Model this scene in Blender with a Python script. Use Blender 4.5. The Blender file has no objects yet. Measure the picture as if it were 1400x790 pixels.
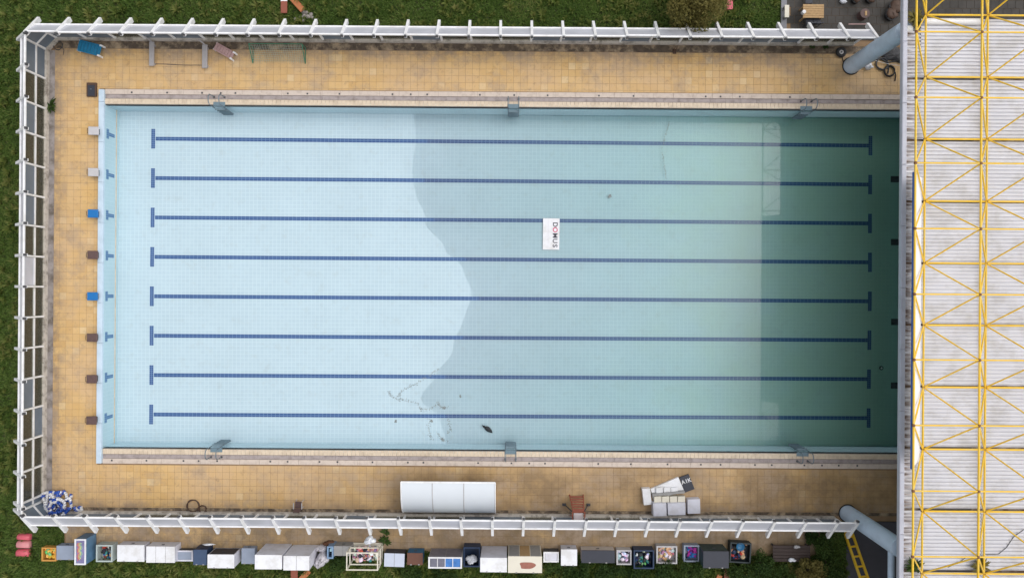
import bpy, math, random
import numpy as np
from mathutils import Vector, Matrix, Euler

random.seed(7); rng = np.random.default_rng(7)
R = math.radians
SC = bpy.context.scene
COL = SC.collection

# ------------------------------------------------------------------ camera, light, exposure
CZ = 41.8                      # camera height over the deck (m)
F = 1400 * 24 / 36             # focal length in photograph pixels
TH = R(0.41)                   # small heading error of the drone
cam = bpy.data.cameras.new('camera'); cam.lens = 24; cam.sensor_width = 36
cam.clip_end = 3000
co = bpy.data.objects.new('camera', cam); COL.objects.link(co)
co.location = (0, 0, CZ); co.rotation_euler = (0, 0, TH)
SC.camera = co

SUN_EL, SUN_AZ = 60, 76       # degrees; azimuth clockwise from +Y
world = bpy.data.worlds.new('World'); SC.world = world; world.use_nodes = True
wn = world.node_tree.nodes; wl = world.node_tree.links
bg = wn['Background']
sky = wn.new('ShaderNodeTexSky'); sky.sky_type = 'NISHITA'; sky.sun_disc = False
sky.sun_elevation = R(SUN_EL); sky.sun_rotation = R(SUN_AZ); sky.air_density = 1.0; sky.dust_density = 3.2
hs = wn.new('ShaderNodeHueSaturation'); hs.inputs['Saturation'].default_value = 0.22   # overcast: nearly grey
wl.new(sky.outputs[0], hs.inputs['Color']); wl.new(hs.outputs[0], bg.inputs['Color'])
bg.inputs['Strength'].default_value = 0.15
sl = bpy.data.lights.new('sun', 'SUN'); sl.energy = 0.7; sl.angle = R(120); sl.color = (1.0, 0.97, 0.93)
so = bpy.data.objects.new('sun', sl); COL.objects.link(so)
sd = Vector((math.cos(R(SUN_EL)) * math.sin(R(SUN_AZ)), math.cos(R(SUN_EL)) * math.cos(R(SUN_AZ)), math.sin(R(SUN_EL))))
so.rotation_euler = sd.to_track_quat('Z', 'Y').to_euler(); so.location = (0, 0, 60)
SC.view_settings.view_transform = 'Standard'; SC.view_settings.look = 'None'
SC.view_settings.gamma = 1.0; SC.view_settings.use_curve_mapping = False
SC.view_settings.exposure = 0.40
SC.render.engine = 'CYCLES'
SC.cycles.max_bounces = 8; SC.cycles.transparent_max_bounces = 16
SC.cycles.use_denoising = True

# ------------------------------------------------------------------ helpers
def W(px, py, z=0.0):
    """photograph pixel -> world x, y on the level plane z"""
    s = (CZ - z) / F
    u, v = (px - 700) * s, (395 - py) * s
    c, n = math.cos(TH), math.sin(TH)
    return (u * c - v * n, u * n + v * c)

def lin(r, g, b):
    f = lambda v: (v / 255 / 12.92) if v <= 10 else ((v / 255 + 0.055) / 1.055) ** 2.4
    return (f(r), f(g), f(b))

MATS = {}
def mat(name, col, rough=0.6, metal=0.0, var=0.12, scale=3.0, dirt=None, dirt_amt=0.0, dirt_scale=1.0, spec=0.4, bump=0.0, fine=0.0):
    """plain procedural material: colour with noise variation, optional dirt, optional bump"""
    if name in MATS: return MATS[name]
    m = bpy.data.materials.new(name); m.use_nodes = True
    nt = m.node_tree; N = nt.nodes; L = nt.links
    b = N['Principled BSDF']; b.inputs['Roughness'].default_value = rough; b.inputs['Metallic'].default_value = metal
    b.inputs['Specular IOR Level'].default_value = spec
    geo = N.new('ShaderNodeNewGeometry')
    nz = N.new('ShaderNodeTexNoise'); nz.inputs['Scale'].default_value = scale; nz.inputs['Detail'].default_value = 5
    L.new(geo.outputs['Position'], nz.inputs['Vector'])
    mx = N.new('ShaderNodeMix'); mx.data_type = 'RGBA'
    mx.inputs[6].default_value = tuple(max(0, c * (1 - var)) for c in col) + (1,)
    mx.inputs[7].default_value = tuple(min(1, c * (1 + var)) for c in col) + (1,)
    L.new(nz.outputs['Fac'], mx.inputs[0]); out = mx.outputs[2]
    if dirt is not None:
        n2 = N.new('ShaderNodeTexNoise'); n2.inputs['Scale'].default_value = dirt_scale; n2.inputs['Detail'].default_value = 8
        n2.inputs['Roughness'].default_value = 0.65
        L.new(geo.outputs['Position'], n2.inputs['Vector'])
        rp = N.new('ShaderNodeValToRGB'); rp.color_ramp.elements[0].position = 0.46; rp.color_ramp.elements[1].position = 0.64
        rp.color_ramp.elements[1].color = (dirt_amt,) * 3 + (1,)
        L.new(n2.outputs['Fac'], rp.inputs[0])
        m2 = N.new('ShaderNodeMix'); m2.data_type = 'RGBA'; m2.inputs[7].default_value = tuple(dirt) + (1,)
        L.new(rp.outputs[0], m2.inputs[0]); L.new(out, m2.inputs[6]); out = m2.outputs[2]
    L.new(out, b.inputs['Base Color'])
    if bump > 0:
        nb = N.new('ShaderNodeTexNoise'); nb.inputs['Scale'].default_value = fine or scale * 6; nb.inputs['Detail'].default_value = 4
        L.new(geo.outputs['Position'], nb.inputs['Vector'])
        bp = N.new('ShaderNodeBump'); bp.inputs['Strength'].default_value = bump; bp.inputs['Distance'].default_value = 0.03
        L.new(nb.outputs['Fac'], bp.inputs['Height']); L.new(bp.outputs['Normal'], b.inputs['Normal'])
    MATS[name] = m
    return m

class MB:
    """collects boxes, bars and tubes into one mesh"""
    def __init__(s): s.v = []; s.f = []; s.mi = []; s.cur = 0; s.smooth = []
    def _add(s, vs, fs, smooth=False):
        o = len(s.v); s.v += [tuple(v) for v in vs]
        for f in fs: s.f.append(tuple(i + o for i in f)); s.mi.append(s.cur); s.smooth.append(smooth)
    def box(s, c, d, M=None, bev=0.0):
        x, y, z = d[0] / 2, d[1] / 2, d[2] / 2
        if bev > 0:
            b = min(bev, x * .8, y * .8, z * .8)
            vs = []
            for (zz, k) in ((-z, 0), (z - b, 0), (z, b)):
                xx, yy = x - k, y - k
                vs += [(-xx, -yy, zz), (xx, -yy, zz), (xx, yy, zz), (-xx, yy, zz)]
            fs = [(3, 2, 1, 0), (8, 9, 10, 11)]
            for l in (0, 4):
                for i in range(4): fs.append((l + i, l + (i + 1) % 4, l + 4 + (i + 1) % 4, l + 4 + i))
        else:
            vs = [(-x, -y, -z), (x, -y, -z), (x, y, -z), (-x, y, -z), (-x, -y, z), (x, -y, z), (x, y, z), (-x, y, z)]
            fs = [(3, 2, 1, 0), (4, 5, 6, 7), (0, 1, 5, 4), (1, 2, 6, 5), (2, 3, 7, 6), (3, 0, 4, 7)]
        if M is not None: vs = [M @ Vector(v) for v in vs]
        s._add([(v[0] + c[0], v[1] + c[1], v[2] + c[2]) for v in vs], fs); return s
    def bx(s, x0, x1, y0, y1, z0, z1, bev=0.0):
        return s.box(((x0 + x1) / 2, (y0 + y1) / 2, (z0 + z1) / 2), (abs(x1 - x0), abs(y1 - y0), abs(z1 - z0)), None, bev)
    def bar(s, a, b, w, h, up=(0, 0, 1)):
        """rectangular bar from a to b, w wide (sideways), h deep (along up)"""
        a, b = Vector(a), Vector(b); d = (b - a); L = d.length; d.normalize(); up = Vector(up)
        sx = d.cross(up)
        if sx.length < 1e-5: sx = d.cross(Vector((0, 1, 0)))
        sx.normalize(); u = sx.cross(d).normalized()
        M = Matrix((sx, d, u)).transposed()
        return s.box((a + b) / 2, (w, L, h), M)
    def tube(s, pts, r, n=8, closed=False, caps=True):
        pts = [Vector(p) for p in pts]; k = len(pts); rings = []
        for i, p in enumerate(pts):
            if closed: t = pts[(i + 1) % k] - pts[i - 1]
            else: t = pts[min(i + 1, k - 1)] - pts[max(i - 1, 0)]
            t.normalize(); ref = Vector((0, 0, 1)) if abs(t.z) < .92 else Vector((1, 0, 0))
            a = t.cross(ref).normalized(); b = t.cross(a).normalized()
            rr = r[i] if isinstance(r, (list, tuple)) else r
            rings.append([p + a * (rr * math.cos(2 * math.pi * j / n)) + b * (rr * math.sin(2 * math.pi * j / n)) for j in range(n)])
        vs = [v for q in rings for v in q]; fs = []
        for i in range(k if closed else k - 1):
            i2 = (i + 1) % k
            for j in range(n): fs.append((i * n + j, i2 * n + j, i2 * n + (j + 1) % n, i * n + (j + 1) % n))
        s._add(vs, fs, True)
        if not closed and caps:
            s._add(rings[0], [tuple(range(n))]); s._add(rings[-1], [tuple(reversed(range(n)))])
        return s
    def blob(s, c, rad, rough=0.0, n=7, M=None, seed=0):
        rd = random.Random(seed); vs = []; m = n * 2
        for i in range(n + 1):
            ph = math.pi * i / n
            for j in range(m):
                t = 2 * math.pi * j / m; k = 1 + rough * (rd.random() - .5)
                v = Vector((rad[0] * math.sin(ph) * math.cos(t) * k, rad[1] * math.sin(ph) * math.sin(t) * k, rad[2] * math.cos(ph) * k))
                if M is not None: v = M @ v
                vs.append(v + Vector(c))
        fs = [(i * m + j, (i + 1) * m + j, (i + 1) * m + (j + 1) % m, i * m + (j + 1) % m) for i in range(n) for j in range(m)]
        s._add(vs, fs, True); return s
    def poly(s, pts, z0, z1):
        n = len(pts)
        vs = [(p[0], p[1], z0) for p in pts] + [(p[0], p[1], z1) for p in pts]
        fs = [tuple(reversed(range(n))), tuple(range(n, 2 * n))] + [(i, (i + 1) % n, n + (i + 1) % n, n + i) for i in range(n)]
        s._add(vs, fs); return s
    def mesh(s, name, mats):
        me = bpy.data.meshes.new(name); me.from_pydata(s.v, [], s.f)
        if not isinstance(mats, (list, tuple)): mats = [mats]
        for m in mats: me.materials.append(m)
        me.polygons.foreach_set('material_index', s.mi); me.polygons.foreach_set('use_smooth', s.smooth)
        me.update(); return me
    def build(s, name, mats, parent=None):
        return obj(name, s.mesh(name, mats), parent)

def obj(name, me, parent=None, loc=None, rot=None, scale=None):
    o = bpy.data.objects.new(name, me); COL.objects.link(o)
    if parent is not None: o.parent = parent
    if loc is not None: o.location = loc
    if rot is not None: o.rotation_euler = rot
    if scale is not None: o.scale = scale
    return o
def tag(o, label=None, cat=None, group=None, kind=None):
    if label: o['label'] = label
    if cat: o['category'] = cat
    if group: o['group'] = group
    if kind: o['kind'] = kind
    return o
def thing(name, label, cat, loc=(0, 0, 0), rz=0.0, group=None):
    o = bpy.data.objects.new(name, None); COL.objects.link(o); o.empty_display_size = .2
    o.location = loc; o.rotation_euler = (0, 0, rz); return tag(o, label, cat, group)
def copy_tree(o, parent=None):
    c = o.copy(); COL.objects.link(c); c.parent = parent
    for ch in o.children: copy_tree(ch, c)
    return c
def struct(o): o['kind'] = 'structure'; return o
def np_mesh(name, V, Q, m, smooth=False):
    """fast mesh from vertex array V (n,3) and quad array Q (k,4) or triangle array (k,3)"""
    me = bpy.data.meshes.new(name); k = Q.shape[1]
    me.vertices.add(len(V)); me.vertices.foreach_set('co', np.ascontiguousarray(V, dtype=np.float32).ravel())
    me.loops.add(Q.size); me.loops.foreach_set('vertex_index', np.ascontiguousarray(Q, dtype=np.int32).ravel())
    me.polygons.add(len(Q)); me.polygons.foreach_set('loop_start', np.arange(0, Q.size, k, dtype=np.int32))
    me.polygons.foreach_set('loop_total', np.full(len(Q), k, dtype=np.int32))
    me.update(calc_edges=True); me.validate(); me.materials.append(m); return me

# ------------------------------------------------------------------ materials
def tile_material(name, c1, c2, mortar, w, h, ms, axis='xy', rough=0.25, var=0.06, off=(0, 0)):
    m = bpy.data.materials.new(name); m.use_nodes = True; N = m.node_tree.nodes; L = m.node_tree.links
    b = N['Principled BSDF']; b.inputs['Roughness'].default_value = rough; b.inputs['Specular IOR Level'].default_value = .35
    geo = N.new('ShaderNodeNewGeometry'); sp = N.new('ShaderNodeSeparateXYZ'); cb = N.new('ShaderNodeCombineXYZ')
    L.new(geo.outputs['Position'], sp.inputs[0])
    ix = {'x': 0, 'y': 1, 'z': 2}
    L.new(sp.outputs[ix[axis[0]]], cb.inputs[0]); L.new(sp.outputs[ix[axis[1]]], cb.inputs[1])
    ad = N.new('ShaderNodeVectorMath'); ad.inputs[1].default_value = (off[0], off[1], 0); L.new(cb.outputs[0], ad.inputs[0])
    br = N.new('ShaderNodeTexBrick'); br.offset = 0; br.squash = 1
    br.inputs['Scale'].default_value = 1; br.inputs['Brick Width'].default_value = w; br.inputs['Row Height'].default_value = h
    br.inputs['Mortar Size'].default_value = ms; br.inputs['Mortar Smooth'].default_value = .1
    for k, c in (('Color1', c1), ('Color2', c2), ('Mortar', mortar)): br.inputs[k].default_value = tuple(c) + (1,)
    L.new(ad.outputs[0], br.inputs['Vector'])
    nz = N.new('ShaderNodeTexNoise'); nz.inputs['Scale'].default_value = .35; nz.inputs['Detail'].default_value = 6
    L.new(geo.outputs['Position'], nz.inputs['Vector'])
    mr = N.new('ShaderNodeMapRange'); mr.inputs[1].default_value = .3; mr.inputs[2].default_value = .7
    mr.inputs[3].default_value = 1 - var; mr.inputs[4].default_value = 1.0; L.new(nz.outputs['Fac'], mr.inputs[0])
    mu = N.new('ShaderNodeMix'); mu.data_type = 'RGBA'; mu.blend_type = 'MULTIPLY'; mu.inputs[0].default_value = 1
    L.new(br.outputs['Color'], mu.inputs[6]); L.new(mr.outputs[0], mu.inputs[7]); L.new(mu.outputs[2], b.inputs['Base Color'])
    return m

def algae_floor(*a):
    """the floor tiles, with a film of algae that has grown over the deep end"""
    m = tile_material(*a); N = m.node_tree.nodes; L = m.node_tree.links; b = N['Principled BSDF']
    src = b.inputs['Base Color'].links[0].from_socket
    geo = N.new('ShaderNodeNewGeometry'); sp = N.new('ShaderNodeSeparateXYZ'); L.new(geo.outputs['Position'], sp.inputs[0])
    nz = N.new('ShaderNodeTexNoise'); nz.inputs['Scale'].default_value = .5; nz.inputs['Detail'].default_value = 8; L.new(geo.outputs['Position'], nz.inputs['Vector'])
    wob = N.new('ShaderNodeMath'); wob.operation = 'MULTIPLY_ADD'; wob.inputs[1].default_value = 14; L.new(nz.outputs['Fac'], wob.inputs[0]); L.new(sp.outputs[0], wob.inputs[2])
    mr = N.new('ShaderNodeMapRange'); mr.interpolation_type = 'SMOOTHSTEP'; mr.inputs[1].default_value = 13; mr.inputs[2].default_value = 32; mr.inputs[4].default_value = .6; L.new(wob.outputs[0], mr.inputs[0])
    mx = N.new('ShaderNodeMix'); mx.data_type = 'RGBA'; mx.inputs[7].default_value = (.47, .61, .44, 1)
    L.new(mr.outputs[0], mx.inputs[0]); L.new(src, mx.inputs[6])
    n2 = N.new('ShaderNodeTexNoise'); n2.inputs['Scale'].default_value = 1.7; n2.inputs['Detail'].default_value = 9; n2.inputs['Roughness'].default_value = .7; L.new(geo.outputs['Position'], n2.inputs['Vector'])
    r2 = N.new('ShaderNodeMapRange'); r2.inputs[1].default_value = .54; r2.inputs[2].default_value = .76; r2.inputs[4].default_value = .35; L.new(n2.outputs['Fac'], r2.inputs[0])
    m3 = N.new('ShaderNodeMix'); m3.data_type = 'RGBA'; m3.inputs[7].default_value = (.36, .42, .42, 1); L.new(r2.outputs[0], m3.inputs[0]); L.new(mx.outputs[2], m3.inputs[6])
    # tiles soaked by the water are darker, up to a ragged damp edge
    nd = N.new('ShaderNodeTexNoise'); nd.inputs['Scale'].default_value = .8; nd.inputs['Detail'].default_value = 6; L.new(geo.outputs['Position'], nd.inputs['Vector'])
    dz = N.new('ShaderNodeMath'); dz.operation = 'MULTIPLY_ADD'; dz.inputs[1].default_value = .016; L.new(nd.outputs['Fac'], dz.inputs[0]); L.new(sp.outputs[2], dz.inputs[2])
    wr = N.new('ShaderNodeMapRange'); wr.interpolation_type = 'SMOOTHSTEP'; wr.inputs[1].default_value = -1.75 + .020; wr.inputs[2].default_value = -1.75 + .000; wr.inputs[4].default_value = 1.0; L.new(dz.outputs[0], wr.inputs[0])
    wm = N.new('ShaderNodeMix'); wm.data_type = 'RGBA'; wm.blend_type = 'MULTIPLY'; wm.inputs[7].default_value = (.945, .955, .96, 1); L.new(wr.outputs[0], wm.inputs[0]); L.new(m3.outputs[2], wm.inputs[6])
    L.new(wm.outputs[2], b.inputs['Base Color']); return m
M_FLOOR = algae_floor('pool floor tiles', (.435, .57, .64), (.455, .59, .655), (.535, .66, .715), .25, .25, .016, 'xy', .3, .05)
M_LANE = tile_material('lane line tiles', (.026, .075, .22), (.034, .09, .25), (.16, .26, .41), .25, .125, .015, 'xy', .3, .05)
M_TEEV = tile_material('cross line tiles', (.03, .08, .23), (.04, .095, .26), (.16, .26, .41), .125, .125, .014, 'xy', .3, .05)
M_WALLX = tile_material('pool side wall tiles', (.43, .61, .68), (.46, .63, .69), (.53, .69, .75), .25, .125, .012, 'xz', .3, .08)
M_WALLY = tile_material('pool end wall tiles', (.40, .58, .64), (.43, .60, .66), (.52, .66, .72), .25, .125, .012, 'yz', .3, .08)
M_TARGET = tile_material('wall target tiles', (.03, .10, .26), (.04, .12, .29), (.16, .30, .45), .125, .125, .018, 'yz', .3, .05)
M_CREAM = mat('cream coping tile', (.64, .53, .40), .45, var=.16, scale=5, dirt=(.30, .22, .15), dirt_amt=.35, dirt_scale=1.5)
M_GUTTER = mat('grey gutter concrete', (.36, .31, .30), .8, var=.18, scale=2, dirt=(.16, .13, .12), dirt_amt=.5, dirt_scale=2.5)
M_KERBPINK = mat('pale kerb concrete', (.60, .51, .44), .8, var=.12, scale=3, dirt=(.28, .22, .18), dirt_amt=.4, dirt_scale=3)
M_WHITE = mat('white paint', (.80, .80, .81), .4, var=.05, scale=2, dirt=(.45, .42, .36), dirt_amt=.30, dirt_scale=2.2)
M_WHITE2 = mat('white enamel', (.74, .745, .77), .4, var=.05, scale=1.5, dirt=(.46, .44, .40), dirt_amt=.40, dirt_scale=1.8)
M_KERB = mat('fence kerb', (.55, .50, .44), .8, var=.2, scale=2, dirt=(.12, .10, .08), dirt_amt=.75, dirt_scale=2.0)
M_DRAIN = mat('mossy drain', (.10, .075, .055), .9, var=.7, scale=3.5, dirt=(.42, .32, .21), dirt_amt=.85, dirt_scale=1.6)
M_DARK = mat('dark rubber', (.02, .02, .022), .7)
M_STEEL = mat('ladder steel', (.16, .20, .23), .4, metal=.3, var=.2, scale=8)
M_STEP = mat('ladder step', (.15, .22, .26), .5, var=.2, scale=8)
M_YELLOW = mat('yellow paint', (.80, .50, .03), .45, var=.14, scale=2.0, dirt=(.74, .55, .16), dirt_amt=.6, dirt_scale=1.3)
M_NODE = mat('rusty node', (.22, .10, .04), .7)
M_COLUMN = mat('grey blue column paint', (.50, .61, .74), .5, var=.10, scale=.8, dirt=(.30, .38, .46), dirt_amt=.4, dirt_scale=1.2)
M_FASCIA = mat('fascia metal', (.47, .48, .55), .45, var=.07, scale=1.0, dirt=(.34, .34, .38), dirt_amt=.4, dirt_scale=1.4)
M_SOFFIT = mat('soffit', (.66, .66, .64), .8)  # unseen underside, made white to bounce light onto the deep end
M_BOUNCEWALL = mat('pale facade panels', (.66, .67, .66), .3, spec=.5)  # unseen hall front, made pale to throw light back under the roof
M_BLUE = mat('bright blue plastic', (.006, .14, .40), .4, var=.08)
M_TEALBLUE = mat('weathered blue plastic', (.012, .17, .32), .45, var=.2, scale=5)
M_BROWN = mat('brown fibreglass', (.10, .06, .055), .6, var=.3, scale=6)
M_GREYP = mat('pale grey plastic', (.46, .45, .46), .5, var=.12, scale=5)
M_RED = mat('red brown paint', (.26, .075, .045), .55, var=.25, scale=6)
M_PINK = mat('faded pink plastic', (.42, .27, .26), .5, var=.12, scale=5)
M_PINKRED = mat('red vinyl', (.56, .10, .13), .4, var=.25, scale=6)
M_GREEN = mat('green paint', (.05, .19, .11), .5, var=.3, scale=5)
M_NET = mat('net cord', (.42, .52, .44), .8)
M_HOSE = mat('brown hose', (.08, .045, .03), .6, var=.3, scale=6)
M_WOOD = mat('raw wood', (.42, .27, .13), .7, var=.3, scale=8)
M_NAVY = mat('navy plastic', (.012, .03, .075), .45, var=.3, scale=5)
M_SLATE = mat('slate lid', (.033, .036, .05), .5, var=.15, scale=3)
M_BLUEGREY = mat('blue grey board', (.26, .30, .38), .6, var=.12, scale=3)
M_LILAC = mat('pale lilac board', (.62, .62, .69), .55, var=.06, scale=3, dirt=(.40, .38, .38), dirt_amt=.4, dirt_scale=1.6)  # lilac boards; also greys the sides of white boxes, shade put into colour
M_BRICKB = mat('brown veneer', (.13, .055, .035), .6, var=.2, scale=8)
M_GREY = mat('mid grey board', (.28, .275, .27), .7, var=.15, scale=4)
M_DGREY = mat('dark grey steel', (.06, .06, .065), .6, var=.2, scale=4)
M_PALEGREY = mat('concrete beam', (.36, .34, .34), .7, var=.12, scale=5)
M_CREAMB = mat('cream enamel', (.66, .62, .52), .5, var=.06, scale=3)
M_RUSTST = mat('rust stained enamel', (.30, .12, .085), .7, var=.3, scale=6)
M_LBLUE = mat('light blue sheet', (.50, .54, .64), .5, var=.08, scale=5)
M_ORANGE = mat('orange crate plastic', (.55, .27, .06), .5, var=.25, scale=6)
M_ORWOOD = mat('orange stained beam', (.40, .14, .05), .6, var=.2, scale=6)
M_PANEBLUE = mat('blue pane', (.05, .17, .45), .3, var=.5, scale=4)
M_PANEGREY = mat('grey pane', (.14, .14, .18), .3, var=.4, scale=4)
M_PURPLE = mat('pale poly bag', (.52, .50, .54), .4, var=.14, scale=6, bump=.6, fine=9)
M_BAGWHITE = mat('white poly bag', (.72, .74, .79), .35, var=.1, scale=6, bump=.6, fine=9)
M_STONE = mat('rubble stone', (.30, .27, .25), .9, var=.3, scale=6)
M_SOIL = mat('ground soil', (.045, .062, .018), 1.0, var=.5, scale=.8, dirt=(.055, .05, .02), dirt_amt=.6, dirt_scale=.5)
M_ASPHALT = mat('asphalt', (.075, .073, .085), .9, var=.12, scale=3)
M_GROUT = mat('deck grout', (.25, .165, .095), .95, var=.3, scale=2)
M_PATIO = mat('patio stone', (.066, .06, .054), .85, var=.35, scale=1.2, dirt=(.04, .037, .033), dirt_amt=.7, dirt_scale=.7)
M_TEXT = mat('sign lettering', (.06, .06, .08), .6)
M_TEXTP = mat('sign pink lettering', (.55, .08, .17), .6)

def deck_material():
    m = bpy.data.materials.new('deck tile glaze'); m.use_nodes = True; N = m.node_tree.nodes; L = m.node_tree.links
    b = N['Principled BSDF']; b.inputs['Roughness'].default_value = .6; b.inputs['Specular IOR Level'].default_value = .3
    geo = N.new('ShaderNodeNewGeometry')
    sn = N.new('ShaderNodeVectorMath'); sn.operation = 'SNAP'; sn.inputs[1].default_value = (.42, .42, 10); L.new(geo.outputs['Position'], sn.inputs[0])
    wh = N.new('ShaderNodeTexWhiteNoise'); L.new(sn.outputs[0], wh.inputs['Vector'])
    def noise(scale, det=6, rgh=.6):
        n = N.new('ShaderNodeTexNoise'); n.inputs['Scale'].default_value = scale; n.inputs['Detail'].default_value = det
        n.inputs['Roughness'].default_value = rgh; L.new(geo.outputs['Position'], n.inputs['Vector']); return n.outputs['Fac']
    def mapr(s, a, b_, c, d):
        r = N.new('ShaderNodeMapRange'); r.inputs[1].default_value = a; r.inputs[2].default_value = b_
        r.inputs[3].default_value = c; r.inputs[4].default_value = d; L.new(s, r.inputs[0]); return r.outputs[0]
    def mix(f, a, c, blend='MIX'):
        x = N.new('ShaderNodeMix'); x.data_type = 'RGBA'; x.blend_type = blend
        if isinstance(f, float): x.inputs[0].default_value = f
        else: L.new(f, x.inputs[0])
        for i, q in ((6, a), (7, c)):
            if isinstance(q, tuple): x.inputs[i].default_value = q + (1,)
            else: L.new(q, x.inputs[i])
        return x.outputs[2]
    c = mix(wh.outputs['Value'], (.57, .36, .145), (.64, .43, .195))
    odd = N.new('ShaderNodeMath'); odd.operation = 'GREATER_THAN'; odd.inputs[1].default_value = .975
    L.new(wh.outputs['Value'], odd.inputs[0]); od2 = N.new('ShaderNodeMath'); od2.operation = 'MULTIPLY'; od2.inputs[1].default_value = .6; L.new(odd.outputs[0], od2.inputs[0])
    c = mix(od2.outputs[0], c, (.68, .52, .30))                                          # odd replaced tiles
    c = mix(mapr(noise(.22, 4), .40, .62, 0, .8), c, (.58, .40, .23))                  # pinker worn zones
    c = mix(mapr(noise(.9, 8, .7), .50, .78, 0, .5), c, (.62, .385, .13))                # ochre patches
    # the grimy tiles: brown dirt film, heavier on the strip beside the shelter and under the hall's eaves
    sp = N.new('ShaderNodeSeparateXYZ'); L.new(geo.outputs['Position'], sp.inputs[0])
    yb = mapr(sp.outputs[1], -9.5, -11.5, 0, 1); xr = mapr(sp.outputs[0], -18, -4, 0, 1)
    mu = N.new('ShaderNodeMath'); mu.operation = 'MULTIPLY'; L.new(yb, mu.inputs[0]); L.new(xr, mu.inputs[1])
    dn = mapr(noise(.35, 8, .65), .36, .58, .30, 1)
    m2 = N.new('ShaderNodeMath'); m2.operation = 'MULTIPLY'; L.new(mu.outputs[0], m2.inputs[0]); L.new(dn, m2.inputs[1])
    m3 = N.new('ShaderNodeMath'); m3.operation = 'MULTIPLY'; m3.inputs[1].default_value = 1.0; L.new(m2.outputs[0], m3.inputs[0])
    c = mix(m3.outputs[0], c, (.27, .18, .095))
    yo = mapr(sp.outputs[1], -13.9, -14.1, 0, 1)
    on = mapr(noise(.9, 8, .7), .36, .60, .05, .85)
    m4 = N.new('ShaderNodeMath'); m4.operation = 'MULTIPLY'; L.new(yo, m4.inputs[0]); L.new(on, m4.inputs[1])
    c = mix(m4.outputs[0], c, (.20, .145, .085))                                         # silt on the strip outside the fence
    e1 = mapr(sp.outputs[1], 13.6, 14.5, 0, 1); e2 = mapr(sp.outputs[0], -27.2, -28.0, 0, 1); e3 = mapr(sp.outputs[1], -12.9, -13.5, 0, .8)
    mxa = N.new('ShaderNodeMath'); mxa.operation = 'MAXIMUM'; L.new(e1, mxa.inputs[0]); L.new(e2, mxa.inputs[1])
    mxb = N.new('ShaderNodeMath'); mxb.operation = 'MAXIMUM'; L.new(mxa.outputs[0], mxb.inputs[0]); L.new(e3, mxb.inputs[1])
    mxc = N.new('ShaderNodeMath'); mxc.operation = 'MULTIPLY'; L.new(mxb.outputs[0], mxc.inputs[0]); L.new(mapr(noise(1.1, 9, .75), .40, .62, 0, .9), mxc.inputs[1])
    c = mix(mxc.outputs[0], c, (.24, .185, .14))                                         # washed-up grime by the kerbs
    c = mix(mapr(noise(.55, 9, .72), .49, .64, 0, .62), c, (.38, .285, .20))              # grey stains
    c = mix(mapr(noise(2.6, 8, .75), .54, .74, 0, .6), c, (.20, .13, .08))               # small dark marks
    L.new(c, b.inputs['Base Color'])
    return m
M_DECK = deck_material()

def attr_material(name, rough=.6):
    m = bpy.data.materials.new(name); m.use_nodes = True; N = m.node_tree.nodes
    a = N.new('ShaderNodeAttribute'); a.attribute_name = 'tint'
    m.node_tree.links.new(a.outputs['Color'], N['Principled BSDF'].inputs['Base Color'])
    N['Principled BSDF'].inputs['Roughness'].default_value = rough; return m
M_TINT = attr_material('mixed plastic and cloth')

def leaf_material(name, cols, rough=.6, trans=.25):
    m = bpy.data.materials.new(name); m.use_nodes = True; N = m.node_tree.nodes; L = m.node_tree.links
    b = N['Principled BSDF']; b.inputs['Roughness'].default_value = rough; b.inputs['Specular IOR Level'].default_value = .2
    geo = N.new('ShaderNodeNewGeometry'); rp = N.new('ShaderNodeValToRGB'); e = rp.color_ramp.elements
    while len(e) < len(cols): e.new(.5)
    for i, c in enumerate(cols): e[i].position = i / (len(cols) - 1); e[i].color = tuple(c) + (1,)
    nz = N.new('ShaderNodeTexNoise'); nz.inputs['Scale'].default_value = .45; nz.inputs['Detail'].default_value = 5
    L.new(geo.outputs['Position'], nz.inputs['Vector'])
    ad = N.new('ShaderNodeMath'); ad.operation = 'MULTIPLY_ADD'; ad.inputs[1].default_value = .55
    mr = N.new('ShaderNodeMapRange'); mr.inputs[1].default_value = .3; mr.inputs[2].default_value = .7; mr.inputs[3].default_value = 0; mr.inputs[4].default_value = .45
    L.new(nz.outputs['Fac'], mr.inputs[0]); L.new(geo.outputs['Random Per Island'], ad.inputs[0]); L.new(mr.outputs[0], ad.inputs[2])
    L.new(ad.outputs[0], rp.inputs[0]); L.new(rp.outputs[0], b.inputs['Base Color'])
    if trans:
        t = N.new('ShaderNodeBsdfTranslucent'); L.new(rp.outputs[0], t.inputs['Color'])
        mx = N.new('ShaderNodeMixShader'); mx.inputs[0].default_value = trans
        L.new(b.outputs[0], mx.inputs[1]); L.new(t.outputs[0], mx.inputs[2]); L.new(mx.outputs[0], N['Material Output'].inputs[0])
    return m
M_GRASS = leaf_material('grass blades', [(.040, .076, .013), (.064, .115, .018), (.10, .155, .03), (.18, .185, .056)])
M_LEAFD = leaf_material('dark leaves', [(.014, .032, .008), (.03, .062, .013), (.055, .095, .018), (.09, .12, .03)])
M_LEAFO = leaf_material('olive leaves', [(.07, .07, .018), (.13, .115, .03), (.19, .16, .045), (.15, .14, .05)])
M_BARK = mat('bark', (.10, .075, .055), .9, var=.3, scale=6)

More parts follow.
